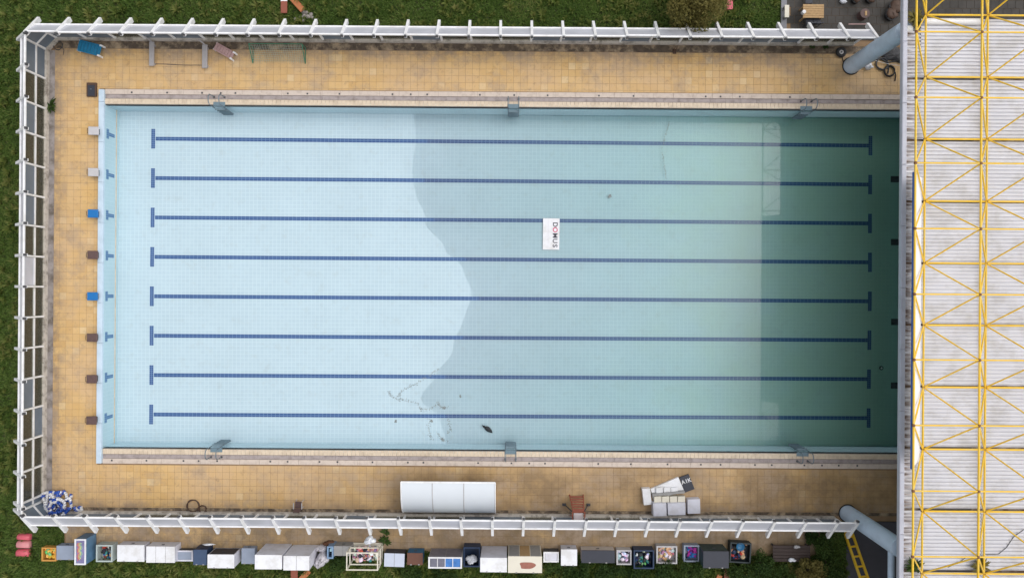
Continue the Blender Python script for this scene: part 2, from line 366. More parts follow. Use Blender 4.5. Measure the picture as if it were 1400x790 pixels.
def glass_material(name, tint, opac, diff, rough=.15):
    """pane: part see-through, part milky, with a reflecting face"""
    m = bpy.data.materials.new(name); m.use_nodes = True; N = m.node_tree.nodes; L = m.node_tree.links
    N.remove(N['Principled BSDF'])
    t = N.new('ShaderNodeBsdfTransparent'); t.inputs[0].default_value = tuple(tint) + (1,)
    d = N.new('ShaderNodeBsdfDiffuse')
    geo = N.new('ShaderNodeNewGeometry'); nz = N.new('ShaderNodeTexNoise'); nz.inputs['Scale'].default_value = 1.1; nz.inputs['Detail'].default_value = 7
    L.new(geo.outputs['Position'], nz.inputs['Vector'])
    cm = N.new('ShaderNodeMix'); cm.data_type = 'RGBA'; cm.inputs[6].default_value = tuple(c * .8 for c in diff) + (1,); cm.inputs[7].default_value = tuple(min(1, c * 1.2) for c in diff) + (1,)
    L.new(nz.outputs['Fac'], cm.inputs[0]); L.new(cm.outputs[2], d.inputs[0])
    g = N.new('ShaderNodeBsdfGlossy'); g.inputs['Roughness'].default_value = rough
    fr = N.new('ShaderNodeFresnel'); fr.inputs[0].default_value = 1.5
    a = N.new('ShaderNodeMixShader'); a.inputs[0].default_value = opac; L.new(t.outputs[0], a.inputs[1]); L.new(d.outputs[0], a.inputs[2])
    b = N.new('ShaderNodeMixShader'); L.new(fr.outputs[0], b.inputs[0]); L.new(a.outputs[0], b.inputs[1]); L.new(g.outputs[0], b.inputs[2])
    L.new(b.outputs[0], N['Material Output'].inputs[0]); return m
M_CANOPY = glass_material('milky canopy glazing', (.85, .86, .90), .70, (.72, .73, .80))
M_PANEB = glass_material('blue grey frosted pane', (.6, .68, .75), .62, (.22, .27, .33))
M_PANEC = glass_material('clear smoky pane', (.95, .95, .90), .12, (.36, .36, .26))

def water_material():
    m = bpy.data.materials.new('still green water'); m.use_nodes = True; N = m.node_tree.nodes; L = m.node_tree.links
    N.remove(N['Principled BSDF'])
    t = N.new('ShaderNodeBsdfTransparent'); t.inputs[0].default_value = (.982, .984, .985, 1)
    g = N.new('ShaderNodeBsdfGlossy'); g.inputs['Roughness'].default_value = .01; g.inputs[0].default_value = (1, 1, 1, 1)
    fr = N.new('ShaderNodeFresnel'); fr.inputs[0].default_value = 1.33
    x = N.new('ShaderNodeMixShader'); L.new(fr.outputs[0], x.inputs[0]); L.new(t.outputs[0], x.inputs[1]); L.new(g.outputs[0], x.inputs[2])
    L.new(x.outputs[0], N['Material Output'].inputs[0])
    v = N.new('ShaderNodeVolumeAbsorption'); v.inputs['Color'].default_value = (.10, .62, .52, 1); v.inputs['Density'].default_value = .85
    L.new(v.outputs[0], N['Material Output'].inputs['Volume']); return m
M_WATER = water_material()

# ------------------------------------------------------------------ ground, deck, pool shell
PX0, PX1, PY0, PY1 = -25.0, 25.0, -9.9, 11.1          # pool walls
g = MB()
B = 900.0; hx0, hx1, hy0, hy1 = -25.2, 25.2, -10.1, 11.3
gz = -.10
vs = [(-B, -B), (hx0, -B), (hx1, -B), (B, -B), (-B, hy0), (hx0, hy0), (hx1, hy0), (B, hy0), (-B, hy1), (hx0, hy1), (hx1, hy1), (B, hy1), (-B, B), (hx0, B), (hx1, B), (B, B)]
fs = [(r * 4 + c, r * 4 + c + 1, r * 4 + c + 5, r * 4 + c + 4) for r in range(3) for c in range(3) if not (r == 1 and c == 1)]
g._add([(x, y, gz) for x, y in vs], fs)
ground = struct(g.build('ground', M_SOIL))

# deck bed (grout) as a slab round the pool, tiles on top of it
DX0, DX1, DY0, DY1 = -28.75, 27.6, -16.2, 15.3
d = MB()
for a in ((DX0, PX0 - .3, DY0, DY1), (PX0 - .3, DX1, PY1 + .95, DY1), (PX0 - .3, DX1, -14.05, PY0 - .95), (PX1 + .2, DX1, PY0 - .95, PY1 + .95)):
    if a[0] == DX0: a = (DX0, PX0 - .3, -14.05, DY1)
    d.bx(a[0], a[1], a[2], a[3], -.12, -.013)
d.bx(-27.3, 19.0, DY0, -14.05, -.12, -.013)
deck = struct(d.build('pool_deck', M_GROUT))
P = .42; T = P - .010
def cells(x0, x1, y0, y1):
    out = []; i0 = math.ceil(x0 / P); i1 = math.floor(x1 / P); j0 = math.ceil(y0 / P); j1 = math.floor(y1 / P)
    xs = sorted({x0, x1, *[i * P for i in range(i0, i1 + 1)]}); ys = sorted({y0, y1, *[j * P for j in range(j0, j1 + 1)]})
    for a, b in zip(xs[:-1], xs[1:]):
        for c_, e in zip(ys[:-1], ys[1:]):
            if b - a > .06 and e - c_ > .06: out.append((a, b, c_, e))
    return out
CL = []
for a in ((-28.08, PX0 - .33, -13.53, 14.52), (PX0 - .33, 27.4, PY1 + .97, 14.52), (PX0 - .33, 27.4, -13.53, PY0 - .97), (-27.2, 18.9, -16.1, -14.1)): CL += cells(*a)
full = [c for c in CL if abs((c[1] - c[0]) - P) < 1e-4 and abs((c[3] - c[2]) - P) < 1e-4]
full.sort(key=lambda c: ((c[0] + c[1]) / 2) ** 2 + ((c[2] + c[3]) / 2) ** 2)
near = set(full[:290])
tm = MB().box((0, 0, -.006), (T, T, .012), None, .004).mesh('deck_tile', M_DECK)
for c in full[:290]:
    obj('deck_tile', tm, deck, ((c[0] + c[1]) / 2, (c[2] + c[3]) / 2, random.uniform(-.0015, .0015)), (random.uniform(-.004, .004), random.uniform(-.004, .004), 0))
tf = MB()
for c in CL:
    if c in near: continue
    dz = random.uniform(-.0015, .0015)
    tf.bx(c[0] + .005, c[1] - .005, c[2] + .005, c[3] - .005, -.0125, dz, .003)
tag(tf.build('deck_tile_field', M_DECK, deck), kind='stuff')

# pool basin: a floor that falls gently to the hall end, and four walls
SHORE = [(11.1, 566), (8.5, 568), (6.0, 566), (4.2, 578), (2.6, 612), (1.2, 633), (-.2, 643), (-2.0, 634), (-3.8, 618), (-5.4, 596), (-7.2, 578), (-8.3, 600), (-9.9, 612)]
def shore(y):
    for (ya, pa), (yb, pb) in zip(SHORE[:-1], SHORE[1:]):
        if ya >= y >= yb:
            t = (ya - y) / (ya - yb); t = t * t * (3 - 2 * t); p = pa + (pb - pa) * t; break
    else: p = SHORE[0][1] if y > 0 else SHORE[-1][1]
    return (p - 700) * (CZ + 1.75) / F
WZ = -1.75
def fz(x, y):
    q = x - shore(y)
    w = .0022 * math.sin(1.3 * x + .5 * y) * math.sin(.9 * y - .6 * x)
    return WZ - (.009 * q if q < 0 else .010 * q + .00012 * q * q) + w
NXF, NYF = 200, 84
V = np.array([[(PX0 + 50 * i / NXF), (PY0 + 21 * j / NYF), 0] for j in range(NYF + 1) for i in range(NXF + 1)])
for v in V: v[2] = fz(v[0], v[1])
Q = np.array([[j * (NXF + 1) + i, j * (NXF + 1) + i + 1, (j + 1) * (NXF + 1) + i + 1, (j + 1) * (NXF + 1) + i] for j in range(NYF) for i in range(NXF)])
floor = struct(obj('pool_floor', np_mesh('pool_floor', V, Q, M_FLOOR)))
wl_ = struct(MB().bx(PX0 - .2, PX1 + .2, PY1, PY1 + .2, -3.2, -.02).build('pool_wall', M_WALLX))
wl2 = struct(MB().bx(PX0 - .2, PX1 + .2, PY0 - .2, PY0, -3.2, -.02).build('pool_wall', M_WALLX))
wl3 = struct(MB().bx(PX0 - .2, PX0, PY0, PY1, -3.2, -.03).build('pool_wall', M_WALLY))
wl4 = struct(MB().bx(PX1, PX1 + .2, PY0, PY1, -3.2, -.03).build('pool_wall', M_WALLY))
def strip_on_floor(name, x0, x1, y0, y1, m, lift=.006):
    nx = max(1, int((x1 - x0) / .25)); ny = max(1, int((y1 - y0) / .125))
    Vv = np.array([[x0 + (x1 - x0) * i / nx, y0 + (y1 - y0) * j / ny, 0] for j in range(ny + 1) for i in range(nx + 1)])
    for v in Vv: v[2] = fz(v[0], v[1]) + lift
    Qq = np.array([[j * (nx + 1) + i, j * (nx + 1) + i + 1, (j + 1) * (nx + 1) + i + 1, (j + 1) * (nx + 1) + i] for j in range(ny) for i in range(nx)])
    return obj(name, np_mesh(name, Vv, Qq, m), floor)
LY = [.625 + 2.5 * (3.5 - i) for i in range(8)]
for y in LY:
    y = round(y / .125) * .125
    strip_on_floor('lane_line', -22.72, 22.88, y - .125, y + .125, M_LANE)
    strip_on_floor('cross_line', -23.0, -22.75, y - .625, y + .625, M_TEEV)
    strip_on_floor('cross_line', 22.88, 23.13, y - .625, y + .625, M_TEEV)
    tgt = MB()
    tgt.bx(PX0, PX0 + .012, y - .11, y + .11, -1.02, -.42)
    tgt.bx(PX0, PX0 + .011, y - .30, y + .30, -.42, -.18)
    tgt.build('wall_target', M_TARGET, wl3)
# tiled resting ledge line on the end wall
MB().bx(PX0, PX0 + .02, PY0 + .02, PY1 - .02, -1.26, -1.18).build('ledge_strip', M_CREAM, wl3)

water = MB().bx(-9.5, PX1 + .05, PY0 - .05, PY1 + .05, -3.1, WZ).build('water', M_WATER); struct(water)

# pool rim: dark joint, cream coping tiles, gutter channel, pale kerb (both long sides)
for s, yw in ((1, PY1), (-1, PY0)):
    f = lambda a, b: (yw + s * a, yw + s * b) if s > 0 else (yw + s * b, yw + s * a)
    rim = struct(MB().bx(PX0, 27.4, *f(.0, .96), -.30, -.075).build('rim_bed', M_GUTTER))
    MB().bx(PX0, 27.4, *f(.0, .042), -.07, -.012).build('edge_joint', mat('grimy edge joint', (.16, .15, .14), .8, var=.5, scale=6), rim)
    ct = MB(); x = PX0 + .005
    while x < 27.2:
        ct.bx(x, x + .238, *f(.047, .365), -.07, random.uniform(-.003, .003), .004); x += .25
    tag(ct.build('coping_tile_row', M_CREAM, rim), kind='stuff')
    gt = MB(); x = PX0 + .01
    while x < 27.2:
        gt.bx(x, x + .94, *f(.385, .62), -.074, -.03 + random.uniform(-.008, .004)); x += .95
    for_gut = gt.build('gutter_cover', M_GUTTER, rim); for_gut['kind'] = 'stuff'
    kb = MB(); x = PX0 + .005
    while x < 27.2:
        kb.bx(x, x + 1.19, *f(.645, .945), -.07, .006 + random.uniform(-.003, .003), .006); x += 1.2
    tag(kb.build('kerb_stone', M_KERBPINK, rim), kind='stuff')
    for k in range(46):
        px = PX0 + .6 + k * 1.06 + random.uniform(-.1, .1)
        if random.random() < .55:
            MB().bx(px, px + .10, *f(.70, .80), .010, .018).build('bolt_plate', M_DGREY, rim)
# raised end wall behind the starting blocks
M_ENDWALL = mat('end wall glaze', (.53, .64, .74), .35, var=.06, scale=2, dirt=(.36, .46, .54), dirt_amt=.4, dirt_scale=1.2)
ew = MB(); y = -10.82
while y < 11.9:
    y2 = min(y + 2.45, 12.0); ew.bx(PX0 - .31, PX0 - .002, y + .006, y2 - .006, -.10, .15 + random.uniform(-.004, .004), .012); y = y2
struct(ew.build('end_wall_coping', M_ENDWALL))
# edge drains along the fences
dr = MB()
dr.bx(-28.05, 27.0, 14.54, 14.985, -.05, -.008); dr.bx(-28.05, 27.0, -13.725, -13.54, -.05, -.008)
struct(dr.build('edge_drain', M_DRAIN))
M_DRAINL = mat('silted strip', (.30, .27, .26), .9, var=.4, scale=2.0, dirt=(.10, .08, .06), dirt_amt=.8, dirt_scale=1.2)
dl = MB().bx(-28.415, -28.085, -13.2, 14.4, -.02, -.0065)
struct(dl.build('silt_strip', M_DRAINL))

# patio and yard beside the hall
pt = struct(MB().bx(16.35, 48, 15.32, 40, -.09, -.02).build('patio', M_GROUT))
tf = MB(); y = 15.36; r = 0
while y < 21.5:
    x = 16.7 + (r % 2) * .25
    while x < 36:
        tf.bx(x, x + .485, y, y + .485, -.02, random.uniform(-.002, .004), .005); x += .5
    y += .5; r += 1
tag(tf.build('patio_paver_field', M_PATIO, pt), kind='stuff')
M_EDGE = mat('patio kerb', (.24, .24, .26), .85, var=.2, scale=3)
MB().bx(16.34, 16.69, 15.33, 30, -.02, .05, .01).build('patio_edging', M_EDGE, pt)
struct(MB().bx(20.6, 27, -24, -14.1, -.09, -.03).build('service_yard', M_ASPHALT))

# ------------------------------------------------------------------ grass
def grass_field(rects, per_m2):
    bs = []
    for (x0, x1, y0, y1) in rects:
        n = int((x1 - x0) * (y1 - y0) * per_m2); bs.append(np.stack([rng.uniform(x0, x1, n), rng.uniform(y0, y1, n)], 1))
    c = np.concatenate(bs); n = len(c)
    # clumps: blades gather and grow taller where a slow wave pattern is high
    w = (np.sin(c[:, 0] * 2.1 + 1.7 * np.sin(c[:, 1] * 1.3)) + np.sin(c[:, 1] * 2.7 + 1.3 * np.sin(c[:, 0] * .9)) + np.sin(c[:, 0] * 5.3 + c[:, 1] * 4.1)) / 3
    h = .07 + .10 * rng.random(n) + .07 * np.clip(w, -.3, 1)
    wd = .018 + .03 * rng.random(n); a = rng.uniform(0, 2 * np.pi, n); ln = rng.uniform(.03, .22, n) + .05 * np.clip(w, 0, 1)
    dx, dy = np.cos(a), np.sin(a)
    base = np.stack([c[:, 0], c[:, 1], np.full(n, -.10)], 1)
    sd_ = np.stack([-dy * wd, dx * wd, np.zeros(n)], 1)
    mid = base + np.stack([dx * ln * .4, dy * ln * .4, h * .8], 1); tip = base + np.stack([dx * ln, dy * ln, h], 1)
    V = np.stack([base - sd_, base + sd_, mid + sd_ * .8, mid - sd_ * .8, tip], 1).reshape(-1, 3)
    i = np.arange(n) * 5
    Q = np.concatenate([np.stack([i, i + 1, i + 2], 1), np.stack([i, i + 2, i + 3], 1), np.stack([i + 3, i + 2, i + 4], 1)])
    return np_mesh('grass', V, Q, M_GRASS)
def tufts(rects, n, m):
    V = []; Q = []
    for _ in range(n):
        x0, x1, y0, y1 = random.choice(rects); cx, cy = random.uniform(x0, x1), random.uniform(y0, y1); hh = random.uniform(.15, .45); q = random.randint(10, 26)
        for k in range(q):
            a = random.uniform(0, 6.28); l = hh * random.uniform(.5, 1.1); w_ = random.uniform(.02, .045); c, s_ = math.cos(a), math.sin(a); z = random.uniform(.4, 1) * hh; b0 = len(V)
            V.extend([(cx - s_ * w_, cy + c * w_, -.1), (cx + s_ * w_, cy - c * w_, -.1), (cx + c * l * .5 + s_ * w_, cy + s_ * l * .5 - c * w_, z * .8), (cx + c * l * .5 - s_ * w_, cy + s_ * l * .5 + c * w_, z * .8), (cx + c * l, cy + s_ * l, z)])
            Q.extend([(b0, b0 + 1, b0 + 2), (b0, b0 + 2, b0 + 3), (b0 + 3, b0 + 2, b0 + 4)])
    return np_mesh('weed_tufts', np.array(V), np.array(Q), m)
M_GRASSY = leaf_material('yellow green tufts', [(.045, .085, .014), (.085, .125, .022), (.15, .17, .04), (.24, .22, .08)])
wt = obj('weed_tufts', tufts([(-36, 16.3, 15.6, 20.5), (-36, -29.2, -20.5, 15.6), (-27.3, 20.6, -20.5, -16.6), (-27.3, 20.6, -20.5, -16.6)], 2600, M_GRASSY))
tag(wt, 'taller yellowish weed tufts scattered through the grass', 'weeds', kind='stuff')
gr = obj('grass', grass_field([(-36, 16.3, 15.35, 20.5), (-36, -28.8, -20.5, 15.35), (-28.8, -27.3, -20.5, -14.1), (-27.3, 20.6, -20.5, -16.1), (18.95, 20.6, -16.1, -14.1)], 330))
tag(gr, 'rough green grass growing outside the pool fence', 'grass', kind='stuff')

# ------------------------------------------------------------------ fences
KH = .24                                                # kerb height
D_IN, D_Z, J_Z, T_OUT, T_Z, MID_Z = .73, 2.83, 2.12, .52, 1.70, 1.02
post_me = MB().bar((0, 0, KH), (0, 0, J_Z), .10, .14, (0, 1, 0)).mesh('post', M_WHITE)
arm_me = MB().bar((0, D_IN, D_Z), (0, -T_OUT, T_Z), .15, .26, (0, 0, 1)).mesh('arm', M_WHITE)
cap_me = MB().box((0, D_IN + .04, D_Z + .05), (.13, .09, .20)).mesh('end_cap', M_DGREY)
def fence(name, label, pts, inward, glazing, kerb=True):
    """pts: post base points along the fence; inward: unit vector to the pool; glazing(i) -> (low pane, high pane) materials"""
    t = thing(name, label, 'fence', (pts[0][0], pts[0][1], 0))
    o0 = Vector((pts[0][0], pts[0][1], 0)); inw = Vector((inward[0], inward[1], 0)); rz = math.atan2(-inward[0], inward[1])
    for p in pts:
        loc = Vector((p[0], p[1], 0)) - o0
        j = random.uniform(-.012, .012)
        obj('post', post_me, t, loc, (0, 0, rz))
        a = obj('arm', arm_me, t, loc + Vector((0, 0, j)), (0, 0, rz + random.uniform(-.012, .012)))
        obj('end_cap', cap_me, a)
    for i in range(len(pts) - 1):
        a = Vector((pts[i][0], pts[i][1], 0)) - o0; b = Vector((pts[i + 1][0], pts[i + 1][1], 0)) - o0
        e = (b - a).normalized() * .075; j = random.uniform(-.05, .05) if random.random() < .3 else random.uniform(-.01, .01)
        up = Vector((0, 0, 1))
        off = inw * (D_IN - .08) + up * (D_Z - .02)
        MB().bar(a + e + off + inw * j, b - e + off + inw * j, .085, .08).build('top_rail', M_WHITE, t)
        off2 = up * (J_Z + .06) - inw * .02
        MB().bar(a + e + off2, b - e + off2, .09, .08).build('eaves_rail', M_WHITE, t)
        MB().bar(a + e + up * MID_Z, b - e + up * MID_Z, .10, .10).build('mid_rail', M_WHITE, t)
        lo, hi = glazing(i)
        n = .012
        q0, q1 = off + inw * (j - .06), off2 + inw * .045
        L_ = (b - a).length
        sl_ = MB(); A, B_, C_, D_ = a + e + q0, b - e + q0, b - e + q1, a + e + q1
        nn = (B_ - A).cross(D_ - A).normalized() * n
        sl_._add([A, B_, C_, D_, A + nn, B_ + nn, C_ + nn, D_ + nn], [(3, 2, 1, 0), (4, 5, 6, 7), (1, 5, 4, 0), (2, 6, 5, 1), (3, 7, 6, 2), (0, 4, 7, 3)])
        sl_.build('canopy_pane', M_CANOPY, t)
        for (z0, z1, m) in ((KH + .01, MID_Z - .055, lo), (MID_Z + .055, J_Z + .015, hi)):
            if m is None: continue
            MB().bar(a + e + up * (z0 + z1) / 2, b - e + up * (z0 + z1) / 2, .014, z1 - z0).build('pane', m, t)
    a = Vector((pts[0][0], pts[0][1], 0)) - o0; b = Vector((pts[-1][0], pts[-1][1], 0)) - o0
    MB().bar(a + Vector((0, 0, KH / 2 - .04)) , b + Vector((0, 0, KH / 2 - .04)), .26, KH + .08).build('kerb', M_KERB, t)
    return t
def mixed(seed, pb):
    rd = random.Random(seed)
    return lambda i: ((M_PANEB if rd.random() < pb else M_PANEC), (M_PANEB if rd.random() < pb else M_PANEC))
topX = [-27.87 + 1.807 * k for k in range(27)] + [20.75]
fence('windscreen_fence', 'white framed glass windscreen fence beside the patio and the olive tree', [(x, 15.12) for x in topX], (0, -1), mixed(3, .6))
botX = [-27.87 + 1.789 * k for k in range(27)] + [19.80]
fence('windscreen_fence', 'white framed glass windscreen fence running behind the row of discarded boxes', [(x, -13.86) for x in botX], (0, 1), mixed(4, .6))
leftY = [14.40 - 1.808 * k for k in range(16)] + [-13.12]
GL = ['BB', 'CC', 'CB', 'CC', 'CB', 'CB', 'CC', 'CG', 'CC', 'CC', 'CC', 'CB', 'BC', 'CC', 'CC', 'BB']
GM = {'B': M_PANEB, 'C': M_PANEC, 'G': M_CANOPY}
lf = fence('windscreen_fence', 'white framed glass windscreen fence with smoky panes behind the starting blocks', [(-28.55, y) for y in leftY], (1, 0), lambda i: (GM[GL[i][0]], GM[GL[i][1]]))
# the short glazed chamfers at its two corners
for (a, b) in (((-28.55, 14.40), (-27.87, 15.12)), ((-28.55, -13.12), (-27.87, -13.86))):
    o0 = lf.location; a = Vector((a[0], a[1], 0)) - o0; b = Vector((b[0], b[1], 0)) - o0; up = Vector((0, 0, 1)); e = (b - a).normalized() * .06
    for (z0, z1) in ((KH, MID_Z - .055), (MID_Z + .055, J_Z)):
        MB().bar(a + e + up * (z0 + z1) / 2, b - e + up * (z0 + z1) / 2, .014, z1 - z0).build('pane', M_PANEB, lf)
    for z in (MID_Z, J_Z + .05): MB().bar(a + e + up * z, b - e + up * z, .10, .10).build('mid_rail', M_WHITE, lf)
    MB().bar(a + up * .08, b + up * .08, .25, .31).build('kerb', M_KERB, lf)

# ------------------------------------------------------------------ swimming hall roof, space frame
RZ = 6.25
hall = thing('swimming_hall', 'swimming hall with ribbed white metal roof and round grey blue columns', 'building', (27, 0, 0))
HO = Vector((27, 0, 0))
def hp(mb, name, m, parent=None):
    for i, v in enumerate(mb.v): mb.v[i] = (v[0] - 27, v[1], v[2])
    o = mb.build(name, m); o.parent = parent or hall; return o
def roof_material():
    m = mat('ribbed roof sheet', (.62, .62, .66), .45, var=.08, scale=1.2, dirt=(.44, .42, .40), dirt_amt=.55, dirt_scale=.9)
    N = m.node_tree.nodes; L = m.node_tree.links; b = N['Principled BSDF']
    src = b.inputs['Base Color'].links[0].from_socket
    geo = N.new('ShaderNodeNewGeometry'); sp = N.new('ShaderNodeSeparateXYZ'); L.new(geo.outputs['Position'], sp.inputs[0])
    mr = N.new('ShaderNodeMapRange'); mr.inputs[1].default_value = 21.2; mr.inputs[2].default_value = 20.5; L.new(sp.outputs[0], mr.inputs[0])
    mp = N.new('ShaderNodeVectorMath'); mp.operation = 'MULTIPLY'; mp.inputs[1].default_value = (.8, 5.0, 1); L.new(geo.outputs['Position'], mp.inputs[0])
    nz = N.new('ShaderNodeTexNoise'); nz.inputs['Scale'].default_value = 1.3; nz.inputs['Detail'].default_value = 6; L.new(mp.outputs[0], nz.inputs['Vector'])
    m2 = N.new('ShaderNodeMapRange'); m2.inputs[1].default_value = .38; m2.inputs[2].default_value = .62; L.new(nz.outputs['Fac'], m2.inputs[0])
    mu = N.new('ShaderNodeMath'); mu.operation = 'MULTIPLY'; L.new(mr.outputs[0], mu.inputs[0]); L.new(m2.outputs[0], mu.inputs[1])
    mx = N.new('ShaderNodeMix'); mx.data_type = 'RGBA'; mx.inputs[7].default_value = (.13, .075, .045, 1)
    L.new(mu.outputs[0], mx.inputs[0]); L.new(src, mx.inputs[6]); L.new(mx.outputs[2], b.inputs['Base Color'])
    return m
M_ROOF = roof_material()
M_FLASH = mat('seam flashing', (.17, .11, .075), .8, var=.4, scale=2, dirt=(.5, .48, .46), dirt_amt=.7, dirt_scale=1.0)
def ribbed(x0, x1, ya, yb, z):
    """trapezoidal sheet, ribs running along x"""
    n = max(1, round((ya - yb) / .19)); p = (ya - yb) / n; ys = []; dp = .075
    for k in range(n):
        y = ya - k * p
        ys += [(y, 0), (y - p * .50, 0), (y - p * .58, -dp), (y - p * .92, -dp)]
    ys.append((yb, 0)); mb = MB()
    nn = len(ys); v = [(x0, y, z + dz) for y, dz in ys] + [(x1, y, z + dz) for y, dz in ys]
    mb._add(v, [(i, i + 1, nn + i + 1, nn + i) for i in range(nn - 1)]); return mb
TMX, TMY = 19.66, 12.69; BMX, BMY = 21.27, 11.09; MOD = 3.2; ZB, ZT = 6.55, 8.46
RX0 = 20.47
rows = [14.2] + [BMY - MOD * k for k in range(0, 11)]
for k, (ya, yb) in enumerate(zip(rows[:-1], rows[1:])):
    if k == 0:
        hp(ribbed(RX0, 21.2, 13.55, yb + .06, RZ), 'roof_sheet', M_ROOF); hp(ribbed(21.2, 48, 14.2, yb + .06, RZ + .004), 'roof_sheet', M_ROOF)
    else:
        x = RX0
        for xe in (24.55, 48):
            hp(ribbed(x, xe, ya - .06, yb + .06, RZ + (.006 if x > RX0 else 0) + random.uniform(-.008, .008)), 'roof_sheet', M_ROOF); x = xe
hp(MB().bx(RX0, 48, rows[-1], 13.5, RZ - .18, RZ - .10), 'seam_flashing', M_FLASH)
hp(MB().bx(21.3, 48, 13.5, 14.15, RZ - .18, RZ - .10), 'seam_flashing', M_FLASH)
for yy in rows[1:-1]:
    hp(MB().tube([(x, yy + .02, RZ - .03) for x in (21.3, 24.0)], .045, 6), 'drain_pipe', M_DGREY)
hp(MB().tube([(x, 14.05, RZ + .05) for x in (21.35, 24.2)], .17, 10), 'ridge_roll', M_WHITE)
y = 16.2; fm = MB()
while y > -24:
    fm.bx(20.21, RX0 - .004, y - 3.19, y, RZ - .15, RZ + .09 + random.uniform(-.006, .006), .03); y -= 3.2
hp(fm, 'fascia', M_FASCIA)
hp(MB().bx(20.8, 47, -24, 13.9, RZ - .60, RZ - .56), 'soffit', M_SOFFIT)
hp(MB().bx(20.8, 20.9, -24, 13.9, RZ - .56, RZ - .19), 'edge_beam', M_SOFFIT)
hp(MB().bx(20.23, 20.8, -24, 13.9, RZ - .19, RZ - .155), 'eaves_board', M_SOFFIT)
hp(MB().bx(27.6, 27.9, -24, 13.8, 0, RZ - .62), 'facade_wall', M_BOUNCEWALL)
for k in range(13): hp(MB().bx(27.50, 27.6, 13.4 - 3.0 * k, 13.55 - 3.0 * k, 0, RZ - .62), 'mullion', M_DGREY)
hp(MB().bx(27.9, 47, 13.5, 13.8, 0, RZ - .62), 'facade_wall', M_SLATE)
for (px, py) in ((1163.5, 90.5), (1158.5, 701)):
    x, y = W(px, py); r = .49
    c = MB().tube([(x, y, -.05), (x, y, RZ - .58)], r, 32)
    o = hp(c, 'column', M_COLUMN)
    ring = MB().tube([(x + (r + .03) * math.cos(a), y + (r + .03) * math.sin(a), .02) for a in np.linspace(0, 2 * np.pi, 28, endpoint=False)], .035, 6, True)
    hp(ring, 'base_seal', M_DARK, o)
xb, yb_ = W(1158.5, 701)
hp(MB().tube([(20.6, -13.8, 4.9), (20.6, -23.5, 4.9)], .17, 14), 'edge_pipe', M_COLUMN)

for k, a in enumerate(([(1345, 757), (1365, 757), (1376, 748), (1386, 733), (1402, 722)], [(1296, 775), (1312, 768), (1322, 760)])):
    tag(MB().tube([(*W(p[0], p[1], RZ + .03), RZ + .03) for p in a], .018, 6).build('roof_cable', M_DGREY), ('black cable curving across the ribbed roof under the frame', 'short black cable lying on the roof near a weed')[k], 'cable')
sf = thing('space_frame', 'yellow tubular space frame standing above the ribbed roof', 'roof frame', (TMX, 0, ZB))
def cyl(name, L, r): return MB().tube([(0, 0, 0), (L, 0, 0)], r, 8).mesh(name, M_YELLOW)
ch_me = cyl('chord', MOD - .14, .052); ch_thin = cyl('chord', MOD - .14, .042)
dl_len = math.sqrt((BMX - TMX) ** 2 + (MOD / 2) ** 2 + (ZT - ZB) ** 2)
dg_me = cyl('diagonal', dl_len - .12, .040)
nd_me = MB().blob((0, 0, 0), (.085, .085, .075), 0, 6).mesh('node', M_NODE)
def member(name, me, a, b):
    a, b = Vector(a), Vector(b); dd = (b - a).normalized()
    o = obj(name, me, sf, a + dd * .07 - sf.location); o.rotation_mode = 'QUATERNION'; o.rotation_quaternion = dd.to_track_quat('X', 'Z'); return o
NI, J0, J1 = 4, -2, 10
TN = {}; BN = {}
for i in range(NI):
    for j in range(J0, J1):
        TN[i, j] = (TMX + MOD * i, TMY - MOD * j, ZT); BN[i, j] = (BMX + MOD * i, BMY - MOD * j, ZB)
for S, tp in ((TN, 1), (BN, 0)):
    for (i, j), p in S.items():
        obj('node', nd_me, sf, Vector(p) - sf.location)
        if (i + 1, j) in S: member('chord', ch_thin if tp else ch_me, p, S[i + 1, j])
        if (i, j + 1) in S: member('chord', ch_me, p, S[i, j + 1])
for (i, j), p in BN.items():
    for q in ((i, j), (i + 1, j), (i, j + 1), (i + 1, j + 1)):
        if q in TN: member('diagonal', dg_me, p, TN[q])
# the banner slung on the outer face of the frame
ya, yb = W(1250, 236, 8.2)[1], W(1247, 640, 8.2)[1]
bn = thing('banner', 'long white banner with blue hem slung under the edge of the yellow frame', 'banner', (TMX, (ya + yb) / 2, ZT))
nB = 36; bl = MB(); vs = []
for k in range(nB + 1):
    y = ya + (yb - ya) * k / nB - (ya + yb) / 2
    sag = .05 * math.sin(k * 2.0 * math.pi * abs(ya - yb) / nB / MOD)
    vs += [(.02, y, -.16), (.72 + sag, y, -1.02 + sag), (1.38, y, -1.78)]
bl._add(vs, [(k * 3 + c, k * 3 + c + 1, (k + 1) * 3 + c + 1, (k + 1) * 3 + c) for k in range(nB) for c in range(2)], True)
bl.build('cloth', mat('banner cloth', (.74, .74, .76), .7, var=.05, scale=1.5), bn)
MB().bar((-.01, ya - (ya + yb) / 2, -.13), (-.01, yb - (ya + yb) / 2, -.13), .09, .07).build('hem', mat('blue hem', (.04, .12, .42), .6), bn)

